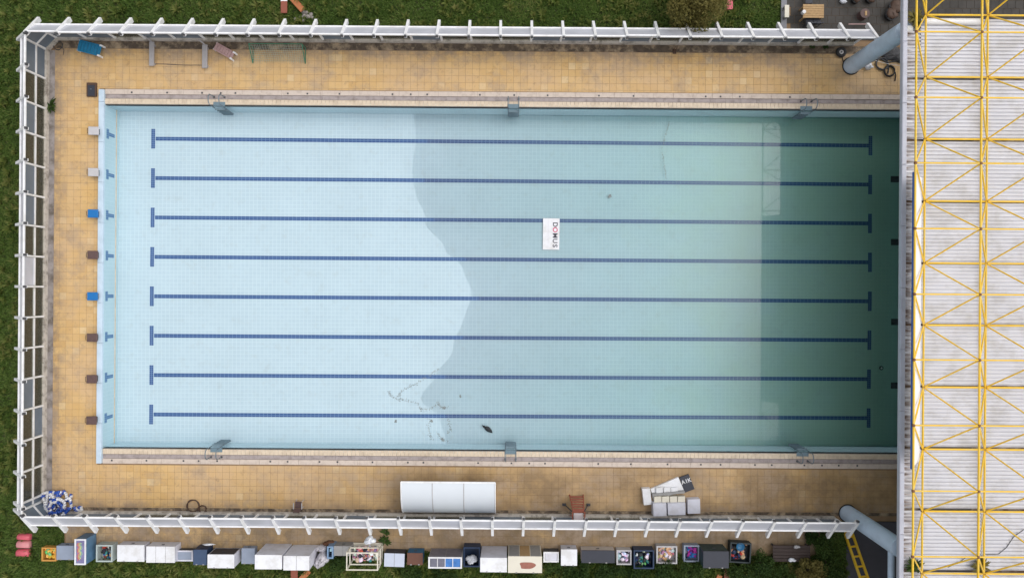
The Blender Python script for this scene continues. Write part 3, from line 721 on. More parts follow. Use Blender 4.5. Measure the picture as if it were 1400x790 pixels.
# ------------------------------------------------------------------ starting blocks and pool ladders
def start_block(m, m2):
    t = thing('starting_block', '', 'starting block')
    MB().box((.0, 0, .235), (.40, .34, .47), None, .02).build('pedestal', m2, t)
    M = Euler((0, R(5), 0)).to_matrix()
    MB().box((.04, 0, .50), (.60, .50, .07), M, .025).build('platform', m, t)
    MB().box((-.34, 0, .25), (.16, .24, .05), None, .01).build('step', m2, t)
    MB().tube([(-.28, -.14, .47), (-.33, -.14, .52), (-.33, .14, .52), (-.28, .14, .47)], .016, 6).build('grip_bar', M_DARK, t)
    return t
kinds = [M_GREYP, M_GREYP, M_BLUE, M_BROWN, M_BLUE, M_BROWN, M_BROWN, M_BROWN]
lab = {M_GREYP: ('pale grey starting block on the tiled deck behind the end wall', 'grey starting blocks'),
       M_BLUE: ('bright blue starting block on the tiled deck behind the end wall', 'blue starting blocks'),
       M_BROWN: ('dark brown starting block on the tiled deck behind the end wall', 'brown starting blocks')}
proto = {}
for i, m in enumerate(kinds):
    if m not in proto: proto[m] = t = start_block(m, M_DGREY if m is not M_BLUE else M_NAVY)
    else: t = copy_tree(proto[m])
    t.location = (-25.42, LY[i], 0); tag(t, lab[m][0], 'starting block', lab[m][1])
    t['label'] = ('pale grey starting block beside the dark access hatch', 'pale grey starting block between grey and blue blocks', 'bright blue starting block next to a grey block', 'dark brown starting block between two blue blocks',
                  'bright blue starting block between two brown blocks', 'dark brown starting block next to one blue block', 'dark brown starting block between two other brown blocks', 'dark brown starting block at the lane rope heap end')[i]

def ladder():
    t = thing('pool_ladder', '', 'ladder')              # pool towards -Y
    for s in (-1, 1):
        x = s * .32; pts = [(x, .50, 0), (x, .50, .45)]
        for k in range(9):
            a = math.pi * k / 8; pts.append((x, .19 + .31 * math.cos(a), .60 + .24 * math.sin(a)))
        pts += [(x, -.14, .2), (x, -.20, -1.35)]
        MB().tube(pts, .03, 8).build('handrail', M_STEEL, t)
        MB().tube([(x, .50, .0), (x, .50, .03)], .06, 10).build('anchor', M_DGREY, t)
    for k, z in enumerate((-.10, -.42, -.74, -1.06, -1.30)):
        MB().box((0, -.20, z), (.62, .13, .035), None, .008).build('step', M_STEP, t)
    MB().bx(-.36, .36, -.06, .20, .004, .035, .008).build('edge_plate', M_STEP, t)
    return t
L0 = None
for (px, side, lb) in ((297, 1, 'pool ladder at the shallow dry end opposite the lane rope heap'), (702, 1, 'pool ladder facing the floating white sign board'), (1105, 1, 'pool ladder near the column with the tyre'),
                   (293, -1, 'pool ladder at the dry end near the dark hose rings'), (698, -1, 'pool ladder near the white shelter and the floating duck'), (1100, -1, 'pool ladder in the shade near the yellow steel stair')):
    t = L0 if L0 is not None and L0.get('free') else None
    if L0 is None: L0 = ladder(); t = L0
    else: t = copy_tree(L0)
    y = PY1 if side > 0 else PY0
    x = W(px, 143 if side > 0 else 615, .3)[0]
    t.location = (x, y, 0); t.rotation_euler = (0, 0, 0 if side > 0 else math.pi)
    tag(t, 'grey steel ' + lb, 'ladder', 'pool ladders')

# ------------------------------------------------------------------ things in the pool
def text_mesh(s, size, m, ext=.004):
    cu = bpy.data.curves.new('lettering', 'FONT'); cu.body = s; cu.size = size; cu.extrude = ext; cu.align_x = 'CENTER'; cu.align_y = 'CENTER'; cu.offset = size * .02
    o = bpy.data.objects.new('lettering', cu); COL.objects.link(o)
    dg = bpy.context.evaluated_depsgraph_get(); dg.update()
    me = bpy.data.meshes.new_from_object(o.evaluated_get(dg)); bpy.data.objects.remove(o)
    me.materials.clear(); me.materials.append(m); return me
bx_, by_ = W(753.5, 320, WZ)
sb = thing('sign_board', 'white sign board with dark lettering lying in the pool across a lane line', 'sign', (bx_, by_, WZ - .02), R(-.3))
MB().bx(-.53, .53, -1.0, 1.0, 0, .05, .008).build('panel', M_WHITE2, sb)
MB().bx(-.20, -.185, -.86, .86, .051, .055).build('rule_line', M_LILAC, sb)
lx = .27; ypos = [.60, .27, -.10, -.44, -.75]
for ch, yy in zip('DOMUS', ypos):
    obj('letter', text_mesh(ch, .42, M_TEXTP if ch == 'O' else M_TEXT), sb, (lx - .03, yy, .056), (0, 0, R(-90)))

dx_, dy_ = W(667, 586, WZ)
dk = thing('duck', 'dark duck floating on the shallow water beside the ladder', 'bird', (dx_, dy_, WZ), R(-38 + 180))
prof = [(-.30, .004, .05), (-.24, .035, .06), (-.16, .075, .05), (-.05, .105, .05), (.06, .10, .05), (.14, .065, .07), (.17, .045, .13), (.20, .045, .19), (.25, .05, .21), (.29, .028, .20), (.31, .022, .195), (.345, .008, .19)]
rings = []; n = 12; db = MB()
for (x, r, z) in prof: rings += [(x, r * 1.05 * math.cos(2 * math.pi * k / n), z + r * .85 * math.sin(2 * math.pi * k / n)) for k in range(n)]
db._add(rings, [(i * n + j, i * n + (j + 1) % n, (i + 1) * n + (j + 1) % n, (i + 1) * n + j) for i in range(len(prof) - 1) for j in range(n)], True)
dk.scale = (1.3, 1.4, 1.2)
db.build('body', mat('dark feathers', (.015, .018, .022), .6, var=.4, scale=20), dk)

# dead leaves and silt left in wavy lines where the water dried back
def debris(path, w, n, jit):
    V = []; Q = []
    for (a, b) in zip(path[:-1], path[1:]):
        for _ in range(n):
            t = random.random(); px = a[0] + (b[0] - a[0]) * t + random.gauss(0, jit); py = a[1] + (b[1] - a[1]) * t + random.gauss(0, jit)
            x, y = W(px, py, WZ); an = random.uniform(0, math.pi); l = random.uniform(.4, 1.6) * w; q = w * .5
            k = len(V); z = max(fz(x, y), WZ) + random.uniform(.004, .012)
            for (u, v) in ((-l, -q), (l, -q * .5), (l * 1.1, q), (-l * .8, q)): V.append((x + u * math.cos(an) - v * math.sin(an), y + u * math.sin(an) + v * math.cos(an), z))
            Q.append((k, k + 1, k + 2, k + 3))
    return np.array(V), np.array(Q)
PATHS = [[(572, 524), (560, 528), (548, 536), (545, 545), (556, 547), (572, 552), (578, 562)], [(544, 545), (535, 541), (532, 535)], [(575, 560), (590, 558), (600, 551), (604, 558), (612, 556)],
         [(588, 571), (586, 590), (592, 602)], [(612, 571), (616, 585), (612, 592)], [(598, 592), (604, 600), (613, 604)], [(570, 523), (590, 512), (600, 503)]]
VV = []; QQ = []; o = 0
for p in PATHS:
    v, q = debris(p, .03, 20, 1.1); VV.append(v); QQ.append(q + o); o += len(v)
for (px, py) in ((629, 541), (606, 557), (604, 600), (541, 575), (833, 268), (834, 267), (590, 575)):
    v, q = debris([(px, py), (px + 1, py + 1)], .05, 14, .7); VV.append(v); QQ.append(q + o); o += len(v)
for (a, b) in (((905, 205), (911, 245)), ((915, 165), (905, 205))):
    v, q = debris([a, b], .03, 40, .6); VV.append(v); QQ.append(q + o); o += len(v)
M_SILT = mat('leaf silt', (.24, .27, .27), .9, var=.4, scale=8)
db = obj('leaf_silt', np_mesh('leaf_silt', np.concatenate(VV), np.concatenate(QQ), M_SILT)); tag(db, 'thin lines of grey leaf silt on the drying pool floor', 'silt', kind='stuff')
# inlet grates near the hall end
for k, py in enumerate((245, 331, 440, 527)):
    x, y = W(1224, py, -2.1); z = fz(x, y)
    t = thing('floor_grate', 'square black grate on the pool floor under the roof edge', 'grate', (x, y, z), 0, 'black floor grates')
    MB().bx(-.26, .26, -.20, .20, 0, .03).build('frame', M_DARK, t)
    for i in range(4): MB().bx(-.22, .22, -.16 + i * .09, -.12 + i * .09, .03, .045).build('bar', M_DGREY, t)
x, y = W(1205, 503, -2.1)
t = thing('floor_outlet', 'small round white fitting on the green pool floor', 'fitting', (x, y, fz(x, y)))
MB().tube([(0, 0, 0), (0, 0, .04)], .13, 16).build('ring', M_DARK, t); MB().blob((0, 0, .05), (.07, .07, .03), 0, 6).build('lens', M_WHITE, t)  # a floor outlet: dark ring with an unlit white centre

# ------------------------------------------------------------------ things on the deck
def sun_lounger(px0, py0, px1, py1, wid, m, label, tilt=0.0):
    a = Vector((*W(px0, py0, .3), 0)); b = Vector((*W(px1, py1, .3), 0)); c = (a + b) / 2; d_ = b - a; L_ = d_.length
    t = thing('sun_lounger', label, 'sun lounger', c, math.atan2(d_.y, d_.x), 'plastic loungers by the fence')
    for i in range(7):
        MB().bx(-L_ / 2 + i * L_ / 7 + .01, -L_ / 2 + (i + 1) * L_ / 7 - .01, -wid / 2 + .04, wid / 2 - .04, .30, .335, .008).build('slat', m, t)
    for s in (-1, 1): MB().bx(-L_ / 2, L_ / 2, s * wid / 2 - .035, s * wid / 2 + .035, .26, .36, .01).build('side_rail', m, t)
    for sx in (-1, 1):
        for s in (-1, 1): MB().bx(sx * L_ * .44 - .04, sx * L_ * .44 + .04 + sx * .07, s * wid / 2 - .05, s * wid / 2 + .05, 0, .38, .01).build('leg', M_WHITE, t)
    return t
sun_lounger(107, 62, 138, 70, .62, M_TEALBLUE, 'weathered blue plastic lounger beside the corner of the fence')
sun_lounger(294, 63, 319, 77, .42, M_PINK, 'faded pink plastic lounger lying askew between beam and green goal')
def beam(x0, x1, y0, y1, label):
    a = W((x0 + x1) / 2, y1, .3); b = W((x0 + x1) / 2, y0, .3)
    t = thing('bench_support', label, 'bench support', ((a[0] + b[0]) / 2, (a[1] + b[1]) / 2, 0))
    l = abs(b[1] - a[1]); w = (x1 - x0) / 22.5
    MB().bx(-w / 2, w / 2, -l / 2, l / 2, .20, .30, .02).build('top', M_PALEGREY, t)
    for s in (-1, 1): MB().bx(-w / 2 + .03, w / 2 - .03, s * l * .38 - .06, s * l * .38 + .06, 0, .20).build('leg', M_PALEGREY, t)
    MB().bar((0, l / 2, .26), (-.28, l / 2 + .22, .5), .07, .05).build('bracket', M_PALEGREY, t)
    return t
beam(203.5, 210, 57, 90, 'grey bench support nearest the blue lounger'); beam(276, 283, 61, 93, 'grey bench support nearest the pink lounger')
a, b = W(211, 88), W(277, 90)
tag(MB().tube([(a[0] + (b[0] - a[0]) * k / 8, a[1] + (b[1] - a[1]) * k / 8 + .015 * math.sin(k), .02) for k in range(9)], .018, 6).build('cable', M_DGREY), 'thin dark cable stretched between the two grey bench supports', 'cable')
# green goal with sagging net
x0, y1 = W(342, 62, .5); x1, y0 = W(417, 87, 0.1)
t = thing('water_polo_goal', 'small green goal with sagging pale net beside the fence', 'goal', ((x0 + x1) / 2, (y0 + y1) / 2, 0)); wx, wy = (x1 - x0) / 2, (y1 - y0) / 2
fr = MB()
for q in (((-wx, wy, .75), (wx, wy, .75)), ((-wx, wy, .02), (-wx, wy, .75)), ((wx, wy, .02), (wx, wy, .75)), ((-wx, wy, .03), (-wx, -wy, .03)), ((wx, wy, .03), (wx, -wy, .03)), ((-wx, wy, .75), (-wx, -wy, .05)), ((wx, wy, .75), (wx, -wy, .05))): fr.tube(q, .028, 6)
fr.build('frame', M_GREEN, t)
nt = MB()
for i in range(25):
    u = -wx + 2 * wx * i / 24; nt.tube([(u + .05 * math.sin(i), wy, .72), (u * .97, 0, .28 + .04 * math.sin(i * 2.3)), (u * .93, -wy * .9, .03)], .006, 4, caps=False)
for k in range(1, 9):
    v = k / 9; nt.tube([(-wx + 2 * wx * i / 12, wy - 1.9 * wy * v, .72 * (1 - v) ** 1.4 + .03 + .03 * math.sin(i * 1.7 + k)) for i in range(13)], .006, 4, caps=False)
nt.build('net', M_NET, t)
# corner hose loop
def hose_ring(px, py, rp, r, m, label, turns=2):
    x, y = W(px, py); Rr = rp / 22.3
    t = thing('hose_coil', label, 'hose', (x, y, 0))
    pts = [(Rr * (1 + .05 * math.sin(k * .9)) * math.cos(k * 2 * math.pi / 24), Rr * (1 + .06 * math.cos(k * .7)) * math.sin(k * 2 * math.pi / 24), r + .0015 * k) for k in range(24 * turns)]
    MB().tube(pts, r, 6).build('loop', m, t); e = pts[-1]
    MB().tube([e, (e[0] + .1, e[1] - .2, r), (e[0] + .05, e[1] - .5, r)], r * .9, 6).build('tail', m, t)
hose_ring(80, 63, 6, .018, M_DGREY, 'thin grey hose loop in the chamfered fence corner')
hose_ring(264.5, 690.5, 8, .035, M_HOSE, 'larger of two dark brown hose rings on the deck')
hose_ring(277.5, 695, 4.8, .03, M_HOSE, 'smaller of two dark brown hose rings on the deck')
hose_ring(1215, 98, 7, .04, M_DARK, 'thick black hose coil under the roof edge', 3)
hose_ring(1205, 88, 8, .045, M_DGREY, 'dark grey hose coil between the column and the black coil', 2)
a = [(1190, 84), (1202, 80), (1212, 86), (1225, 84), (1240, 90)]
tag(MB().tube([(*W(*p), .05) for p in a], .05, 7).build('drain_hose', M_DGREY), 'dark ribbed hose snaking behind the column under the roof', 'hose')
a = [(1188, 82), (1210, 88), (1228, 91)]
tag(MB().tube([(*W(*p), .12) for p in a], .018, 6).build('metal_rod', M_GREYP), 'thin pale rod lying across the hoses by the column', 'rod')
for k, (px, py, w_) in enumerate(((1212, 70, .8), (1222, 78, .7))):
    x, y = W(px, py); tt = thing('tarpaulin', ('crumpled black tarpaulin heap behind the column', 'smaller dark tarpaulin heap under the roof edge')[k], 'tarpaulin', (x, y, 0))
    MB().blob((0, 0, .05), (w_ * .9, w_ * .45, .22), .6, 8, None, 30 + k).build('sheet', M_DGREY, tt)
a = [(1150, 74), (1153, 88), (1158, 98), (1164, 101)]
tag(MB().tube([(*W(*p), .03) for p in a], .022, 6).build('cable', M_DARK), 'black cable running from the tyre round the foot of the column', 'cable')
# hatch
x, y = W(124.5, 122.5, .15)
t = thing('access_hatch', 'dark brown access hatch at the corner of the end wall', 'hatch', (x, y, 0))
MB().bx(-.29, .29, -.42, .42, 0, .14, .01).build('frame', M_HOSE, t); MB().bx(-.20, .22, -.40, .26, .14, .16, .006).build('lid', M_SLATE, t); MB().bx(-.05, .05, .0, .03, .16, .185).build('handle', M_STEEL, t)
# team shelter with curved roof
xa = W(548, 659, 1.65)[0]; xb = W(677, 659, 1.65)[0]; yn = W(612, 659, 1.65)[1]; ys = W(612, 698, .1)[1]
t = thing('team_shelter', 'long white curved shelter in three bays standing on the deck', 'shelter', ((xa + xb) / 2, (yn + ys) / 2, 0))
hw = (xb - xa) / 2; hd = (yn - ys) / 2; prof = []
for k in range(13):
    a = R(90) * k / 12; prof.append((hd - 2 * hd * math.sin(a) ** 1.0, .08 + 1.57 * math.cos(a) ** .75 if k < 12 else .06))
M_SHELL = mat('white shelter sheet', (.66, .70, .74), .35, var=.03, scale=1.0)
for i in range(3):
    u0 = -hw + 2 * hw * i / 3 + .03; u1 = -hw + 2 * hw * (i + 1) / 3 - .03; s = MB()
    s._add([(u, p[0], p[1]) for u in (u0, u1) for p in prof] + [(u, p[0], p[1] - .025) for u in (u0, u1) for p in prof],
           [(k, k + 1, 14 + k, 13 + k) for k in range(12)] + [(27 + k, 26 + k, 39 + k, 40 + k) for k in range(12)], True)
    s.build('roof_panel', M_SHELL, t)
for i in range(4):
    u = -hw + 2 * hw * i / 3; MB().tube([(u, p[0], p[1] - (.0 if i in (0, 3) else .02)) for p in prof], .04, 6).build('rib', M_WHITE if i in (0, 3) else M_GREYP, t)
MB().bar((-hw, hd, 1.66), (hw, hd, 1.66), .09, .08).build('front_rail', M_WHITE, t)
MB().bx(-hw + .1, hw - .1, -.35, .05, .40, .45, .01).build('bench_seat', M_WOOD, t)
for s_ in (-1, 1):
    e = MB(); pp = [(s_ * hw, p[0], p[1]) for p in prof] + [(s_ * hw, hd * .3, .06)]
    e._add(pp + [(v[0] + .012 * s_, v[1], v[2]) for v in pp], [tuple(range(14)), tuple(reversed(range(14, 28)))]); e.build('end_panel', M_PANEC, t)
# lifeguard chair
x, y = W(788, 676)
t = thing('lifeguard_chair', 'tall red brown lifeguard chair with white seat beside the drain', 'chair', (x, y - .55, 0))
for s_ in (-1, 1):
    MB().bar((s_ * .42, .55, 0), (s_ * .33, .05, 1.30), .06, .06).build('front_leg', M_RED, t)
    MB().bar((s_ * .42, -.72, 0), (s_ * .33, -.30, 1.30), .06, .06).build('rear_leg', M_RED, t)
    MB().bar((s_ * .36, .02, 1.52), (s_ * .36, -.45, 1.52), .07, .04).build('armrest', M_RED, t)
    MB().bar((s_ * .72, -.05, 0), (s_ * .36, -.12, 1.1), .05, .05).build('side_brace', M_DGREY, t)
    MB().box((s_ * .74, -.05, .02), (.24, .16, .04)).build('foot_plate', M_DGREY, t)
for k in range(5):
    z = .18 + .22 * k; yy = .55 - .5 * z / 1.30; ww = .42 - .09 * z / 1.3
    MB().bar((-ww, yy, z), (ww, yy, z), .085, .04).build('rung', M_RED, t)
MB().bx(-.34, .34, -.12, .10, 1.27, 1.31).build('footboard', M_RED, t)
MB().bx(-.27, .27, -.62, -.13, 1.33, 1.39, .01).build('seat', mat('seat board', (.60, .54, .54), .6), t)
MB().bar((0, -.60, 1.36), (0, -.72, 1.90), .50, .04, (0, 1, 0)).build('backrest', M_RED, t)
# small folding chair and wheel tyre
x, y = W(408, 690, .4)
t = thing('folding_chair', 'small grey folding chair standing by the fence drain', 'chair', (x, y, 0))
MB().bx(-.20, .20, -.18, .22, .40, .43, .01).build('seat', M_BROWN, t)
for sx in (-1, 1):
    for sy in (-1, 1): MB().bar((sx * .22, sy * .22, 0), (sx * .18, sy * .16, .40), .03, .03).build('leg', M_GREYP, t)
    MB().bar((sx * .25, -.2, .55), (sx * .25, .16, .55), .05, .03).build('armrest', M_GREYP, t)
MB().bar((0, -.20, .45), (0, -.30, .85), .40, .03, (0, 1, 0)).build('backrest', M_BROWN, t)
x, y = W(1150.5, 71.5, .15)
t = thing('wheel', 'black tyred wheel with pale rim lying beside the round column', 'wheel', (x, y, 0))
MB().tube([(.22 * math.cos(a), .22 * math.sin(a), .11) for a in np.linspace(0, 2 * np.pi, 24, endpoint=False)], .10, 10, True).build('tyre', M_DARK, t)
MB().tube([(0, 0, .05), (0, 0, .15)], .14, 18).build('rim', M_GREYP, t); MB().tube([(0, 0, .15), (0, 0, .18)], .05, 10).build('hub', M_DGREY, t)
x, y = W(1186, 92); t = thing('paper_bag', 'crumpled white paper bag at the foot of the column', 'bag', (x, y, 0)); MB().blob((0, 0, .14), (.26, .18, .16), .7, 6, None, 3).build('sheet', M_BAGWHITE, t)
x, y = W(922, 71); t = thing('wall_bracket', 'small rusty bracket standing by the fence drain', 'bracket', (x, y, 0))
MB().bx(-.10, .10, -.14, .14, 0, .05).build('base', M_HOSE, t); MB().bar((-.06, 0, .05), (-.06, .12, .5), .04, .04).build('arm', M_HOSE, t); MB().bar((.06, 0, .05), (.06, .12, .5), .04, .04).build('arm', M_HOSE, t)
# pile of boards
def slab(name, label, cat, pxs, z, th, m, group=None, thick_m=None):
    c = [W(p[0], p[1], z + th) for p in pxs]; cx = sum(p[0] for p in c) / len(c); cy = sum(p[1] for p in c) / len(c)
    t = thing(name, label, cat, (cx, cy, z), 0, group)
    MB().poly([(p[0] - cx, p[1] - cy) for p in reversed(c)], 0, th).build('sheet', m, t); return t, (cx, cy)
slab('foam_box', 'white foam box at the end of the pile of boards', 'box', [(878, 668), (889, 667.3), (891, 689.3), (880.5, 690.3)], 0, .35, M_WHITE2)
slab('display_board', 'long white board lying slanted under the dark sign', 'board', [(890, 668), (927.5, 652), (935.5, 671), (893, 683)], .0, .18, M_WHITE2)
sg, c = slab('shop_sign', 'dark sign with white letters leaning on the pile of boards', 'sign', [(929, 652.5), (941.7, 648), (949.7, 668), (936.5, 673)], .0, .12, M_SLATE)
an = math.atan2(-(648 - 652.5), (941.7 - 929))
for ch, k in zip('AIK', (-.21, .0, .19)):
    obj('letter', text_mesh(ch, .33, M_WHITE2), sg, (.00 + k * math.cos(an) - .10 * math.sin(an), k * math.sin(an) + .13, .125), (0, 0, an))
for k, xx in enumerate((897, 907.5, 917.5)):
    slab('white_tray', 'white plastic tray on top of the slanted board', 'tray', [(xx, 666.5), (xx + 9, 665.5), (xx + 9.5, 673), (xx + .5, 674)], .20, .10, M_WHITE2, 'small white trays')
slab('trestle', 'narrow dark trestle bar under the row of cream trays', 'trestle', [(892, 675), (936, 671), (936, 674), (892, 678)], .0, .42, M_GREY)
for k in range(4):
    xx = 894.5 + k * 10.8
    slab('cream_tray', 'cream plastic tray in the row beside the lilac panels', 'tray', [(xx, 678.5), (xx + 9.8, 678), (xx + 9.8, 686), (xx, 686.5)], .0, .40, M_CREAMB, 'row of cream trays')
slab('lilac_panel', 'squarish pale lilac panel beside the foam box', 'panel', [(893, 688), (911, 687.5), (911.5, 705), (893.5, 705.5)], .0, .60, M_LILAC)
slab('lilac_panel', 'wide pale lilac panel with a brown edge in the middle', 'panel', [(913, 688), (937, 686.8), (937.3, 703.5), (913.5, 704)], .0, .60, M_LILAC)
slab('lilac_panel', 'pale bluish panel on the outer end of the board pile', 'panel', [(940, 682.5), (957, 681.8), (957.5, 701.5), (940.5, 702)], .0, .45, M_LILAC)

# heap of blue and white lane rope floats
x, y = W(86, 690); t = thing('lane_rope_heap', 'tangled heap of blue and white lane rope floats in the fence corner', 'lane rope', (x, y, 0))
hb = {0: MB(), 1: MB(), 2: MB()}
for rope in range(22):
    px, py = random.uniform(-1.0, .35), random.uniform(-.45, .42); a = random.uniform(0, 6.28); L_ = random.randint(16, 34); turn = random.uniform(-.5, .5); run = random.randint(3, 7)
    for k in range(L_):
        a += turn * random.uniform(0, 1.6); px += .085 * math.cos(a); py += .085 * math.sin(a)
        if abs(py) > .55: py = math.copysign(.55, py); a += 1.2
        if px < -1.15 or px > .95: a += 1.5; px = max(-1.15, min(.95, px))
        if px > .45 and py > -.1: continue
        hgt = .05 + .02 * rope * max(0, 1 - abs(px + .3) / 1.1)
        c_ = (0 if (k // run + rope) % 2 else 1) if random.random() > .22 else random.choice((1, 1, 2))
        M = Euler((0, R(90), 0)).to_matrix(); M = Euler((random.uniform(-.4, .4), random.uniform(-.4, .4), a)).to_matrix()
        hb[c_].tube([Vector((px, py, hgt)) - M @ Vector((.035, 0, 0)), Vector((px, py, hgt)) + M @ Vector((.035, 0, 0))], .065, 7)
for k in range(24):
    hb[(0 if (k // 5) % 2 else 1)].tube([(.40 + k * .042, -.40 + .09 * math.sin(k * .45), .06), (.435 + k * .042, -.40 + .09 * math.sin(k * .45), .06)], .055, 7)
for q_ in hb.values(): q_.v = [(v[0] * 1.18 + .08, v[1] * 1.5 + .06, v[2] * 1.5) for v in q_.v]
for c_, m in ((0, mat('royal blue float', (.03, .09, .40), .4)), (1, M_WHITE2), (2, mat('violet float', (.16, .13, .30), .5))): tag(hb[c_].build('float_string', m, t), kind='stuff')

# ------------------------------------------------------------------ discarded boxes outside the fence
def heap_mesh(name, hx, hy, z0, h, cols, n, seed):
    rd = random.Random(seed); mb = MB(); tint = []
    for _ in range(n):
        u, v = rd.uniform(-.88, .88), rd.uniform(-.88, .88); c = cols[rd.randrange(len(cols))]; k0 = len(mb.f)
        z = z0 + h * rd.uniform(.2, 1) * (1 - .5 * max(abs(u), abs(v))); s_ = rd.uniform(.07, .17)
        M = Euler((rd.uniform(-.6, .6), rd.uniform(-.6, .6), rd.uniform(0, 3))).to_matrix()
        X = max(-hx + s_, min(hx - s_, u * hx)); Y = max(-hy + s_, min(hy - s_, v * hy))
        if rd.random() < .5: mb.box((X, Y, z), (s_ * 1.6, s_ * rd.uniform(.7, 1.5), s_ * rd.uniform(.3, .9)), M, .02)
        else: mb.blob((X, Y, z), (s_, s_ * rd.uniform(.5, 1), s_ * .5), .35, 5, M, rd.random())
        tint += [tuple(min(1, q * rd.uniform(.75, 1.25)) for q in c)] * (len(mb.f) - k0)
    me = mb.mesh(name, M_TINT); at = me.color_attributes.new('tint', 'FLOAT_COLOR', 'CORNER')
    cc = np.ones((len(me.loops), 4), dtype=np.float32); li = 0
    for p, c in zip(me.polygons, tint):
        for _ in range(p.loop_total): cc[li, :3] = c; li += 1
    at.data.foreach_set('color', cc.ravel()); return me
def place(rect, h):
    x0, y1 = W(rect[0], rect[1], h); x1, y0 = W(rect[2], rect[3], h)
    return (x0 + x1) / 2, (y0 + y1) / 2, (x1 - x0) / 2, (y1 - y0) / 2
def closed(name, label, cat, rect, h, m, m_side=None, lid=.04, panels=0, recess=None, front=None, rz=0.0, feet=True, group=None):
    cx, cy, hx, hy = place(rect, h); t = thing(name, label, cat, (cx, cy, -.01), rz, group); m_side = m_side or m
    zb = .05 if feet else 0
    MB().bx(-hx + .015, hx - .015, -hy + .015, hy - .015, zb, h - lid, .008).build('body', m_side, t)
    if panels:
        MB().bx(-hx + .01, hx - .01, -hy + .01, hy - .01, h - lid, h - .018).build('frame', M_GREY, t)
        for i in range(panels):
            a = -hx + 2 * hx * i / panels; b = -hx + 2 * hx * (i + 1) / panels
            MB().bx(a + .012, b - .012, -hy, hy, h - .018, h, .006).build('door', m, t)
    elif recess:
        fw = .09; top = MB()
        top.bx(-hx, hx, -hy, -hy + fw, h - lid, h, .006); top.bx(-hx, hx, hy - fw, hy, h - lid, h, .006)
        top.bx(-hx, -hx + fw, -hy + fw, hy - fw, h - lid, h - .002, .006); top.bx(hx - fw, hx, -hy + fw, hy - fw, h - lid, h - .002, .006)
        top.build('rim', m, t); n = len(recess)
        for i, mm in enumerate(recess):
            a = -hx + fw + (2 * hx - 2 * fw) * i / n; b = -hx + fw + (2 * hx - 2 * fw) * (i + 1) / n
            MB().bx(a + .02, b - .02, -hy + fw, hy - fw, h - lid, h - .03).build('pane', mm, t)
            if i: MB().bx(a - .02, a + .02, -hy + fw, hy - fw, h - lid, h - .004).build('divider', m, t)
    else:
        MB().bx(-hx, hx, -hy, hy, h - lid, h, .008).build('lid', m, t)
    if front:
        n = len(front)
        for i, mm in enumerate(front):
            a = -hx + .05 + (2 * hx - .1) * i / n; b = -hx + .05 + (2 * hx - .1) * (i + 1) / n
            MB().bx(a + .02, b - .02, hy - .02, hy - .006, .12, h - lid - .05).build('front_panel', mm, t)
    if not recess and h < 1.3:
        hd_ = MB(); hd_.bar((-.09, hy + .015, h * .62), (.09, hy + .015, h * .62), .03, .03); hd_.build('handle', M_DGREY, t)
    if not recess and not panels:
        for s_ in (-.5, .5): MB().bx(s_ * hx - .05, s_ * hx + .05, -hy - .012, -hy + .05, h - lid - .02, h + .008).build('hinge', M_GREY, t)
    if feet:
        for sx in (-1, 1):
            for sy in (-1, 1): MB().bx(sx * (hx - .12) - .03, sx * (hx - .12) + .03, sy * (hy - .1) - .03, sy * (hy - .1) + .03, 0, .05).build('foot', M_DARK, t)
    return t, (cx, cy, hx, hy)
def crate(name, label, cat, rect, h, m, cols=None, n=40, fill=.7, seed=1, rz=0.0, wall=.035, what=None, frame_only=False):
    cx, cy, hx, hy = place(rect, h); t = thing(name, label, cat, (cx, cy, -.01), rz)
    MB().bx(-hx, hx, -hy, hy, .03, .06).build('bottom', m, t)
    if frame_only:
        for sx in (-1, 1):
            for sy in (-1, 1): MB().bx(sx * hx - .035, sx * hx + .035, sy * hy - .035, sy * hy + .035, 0, h).build('post', m, t)
        for z in (h - .035, h * .5, .1):
            for s_ in (-1, 1):
                MB().bx(-hx + .036, hx - .036, s_ * hy - .03, s_ * hy + .03, z - .03, z + .03).build('rail', m, t)
                MB().bx(s_ * hx - .03, s_ * hx + .03, -hy + .036, hy - .036, z - .03, z + .03).build('rail', m, t)
    else:
        for s_ in (-1, 1):
            MB().bx(-hx, hx, s_ * hy - wall / 2, s_ * hy + wall / 2, 0, h - .03).build('side', m, t)
            MB().bx(s_ * hx - wall / 2, s_ * hx + wall / 2, -hy + wall / 2, hy - wall / 2, 0, h - .032).build('side', m, t)
        r = MB(); w = wall + .03
        r.bx(-hx - .02, hx + .02, -hy - .02, -hy + w, h - .04, h, .004); r.bx(-hx - .02, hx + .02, hy - w, hy + .02, h - .04, h, .004)
        r.bx(-hx - .02, -hx + w, -hy + w, hy - w, h - .04, h - .002); r.bx(hx - w, hx + .02, -hy + w, hy - w, h - .04, h - .002)
        r.build('rim', m, t)
    if cols:
        o = obj('clutter', heap_mesh('clutter', hx - .05, hy - .05, .06, h * fill, cols, n, seed), None, (cx, cy, -.01), (0, 0, rz))
        tag(o, what, 'clutter', kind='stuff')
    return t, (cx, cy, hx, hy)
def lump(name, label, cat, rect, z, hz, m, seed=1, rough=.45):
    cx, cy, hx, hy = place(rect, z + hz); t = thing(name, label, cat, (cx, cy, z))
    mb = MB(); rd = random.Random(seed)
    for k in range(5): mb.blob((rd.uniform(-.45, .45) * hx, rd.uniform(-.45, .45) * hy, hz * .5), (hx * rd.uniform(.45, .65), hy * rd.uniform(.45, .65), hz * .55), rough, 7, None, seed * 10 + k)
    mb.build('sack', m, t); return t
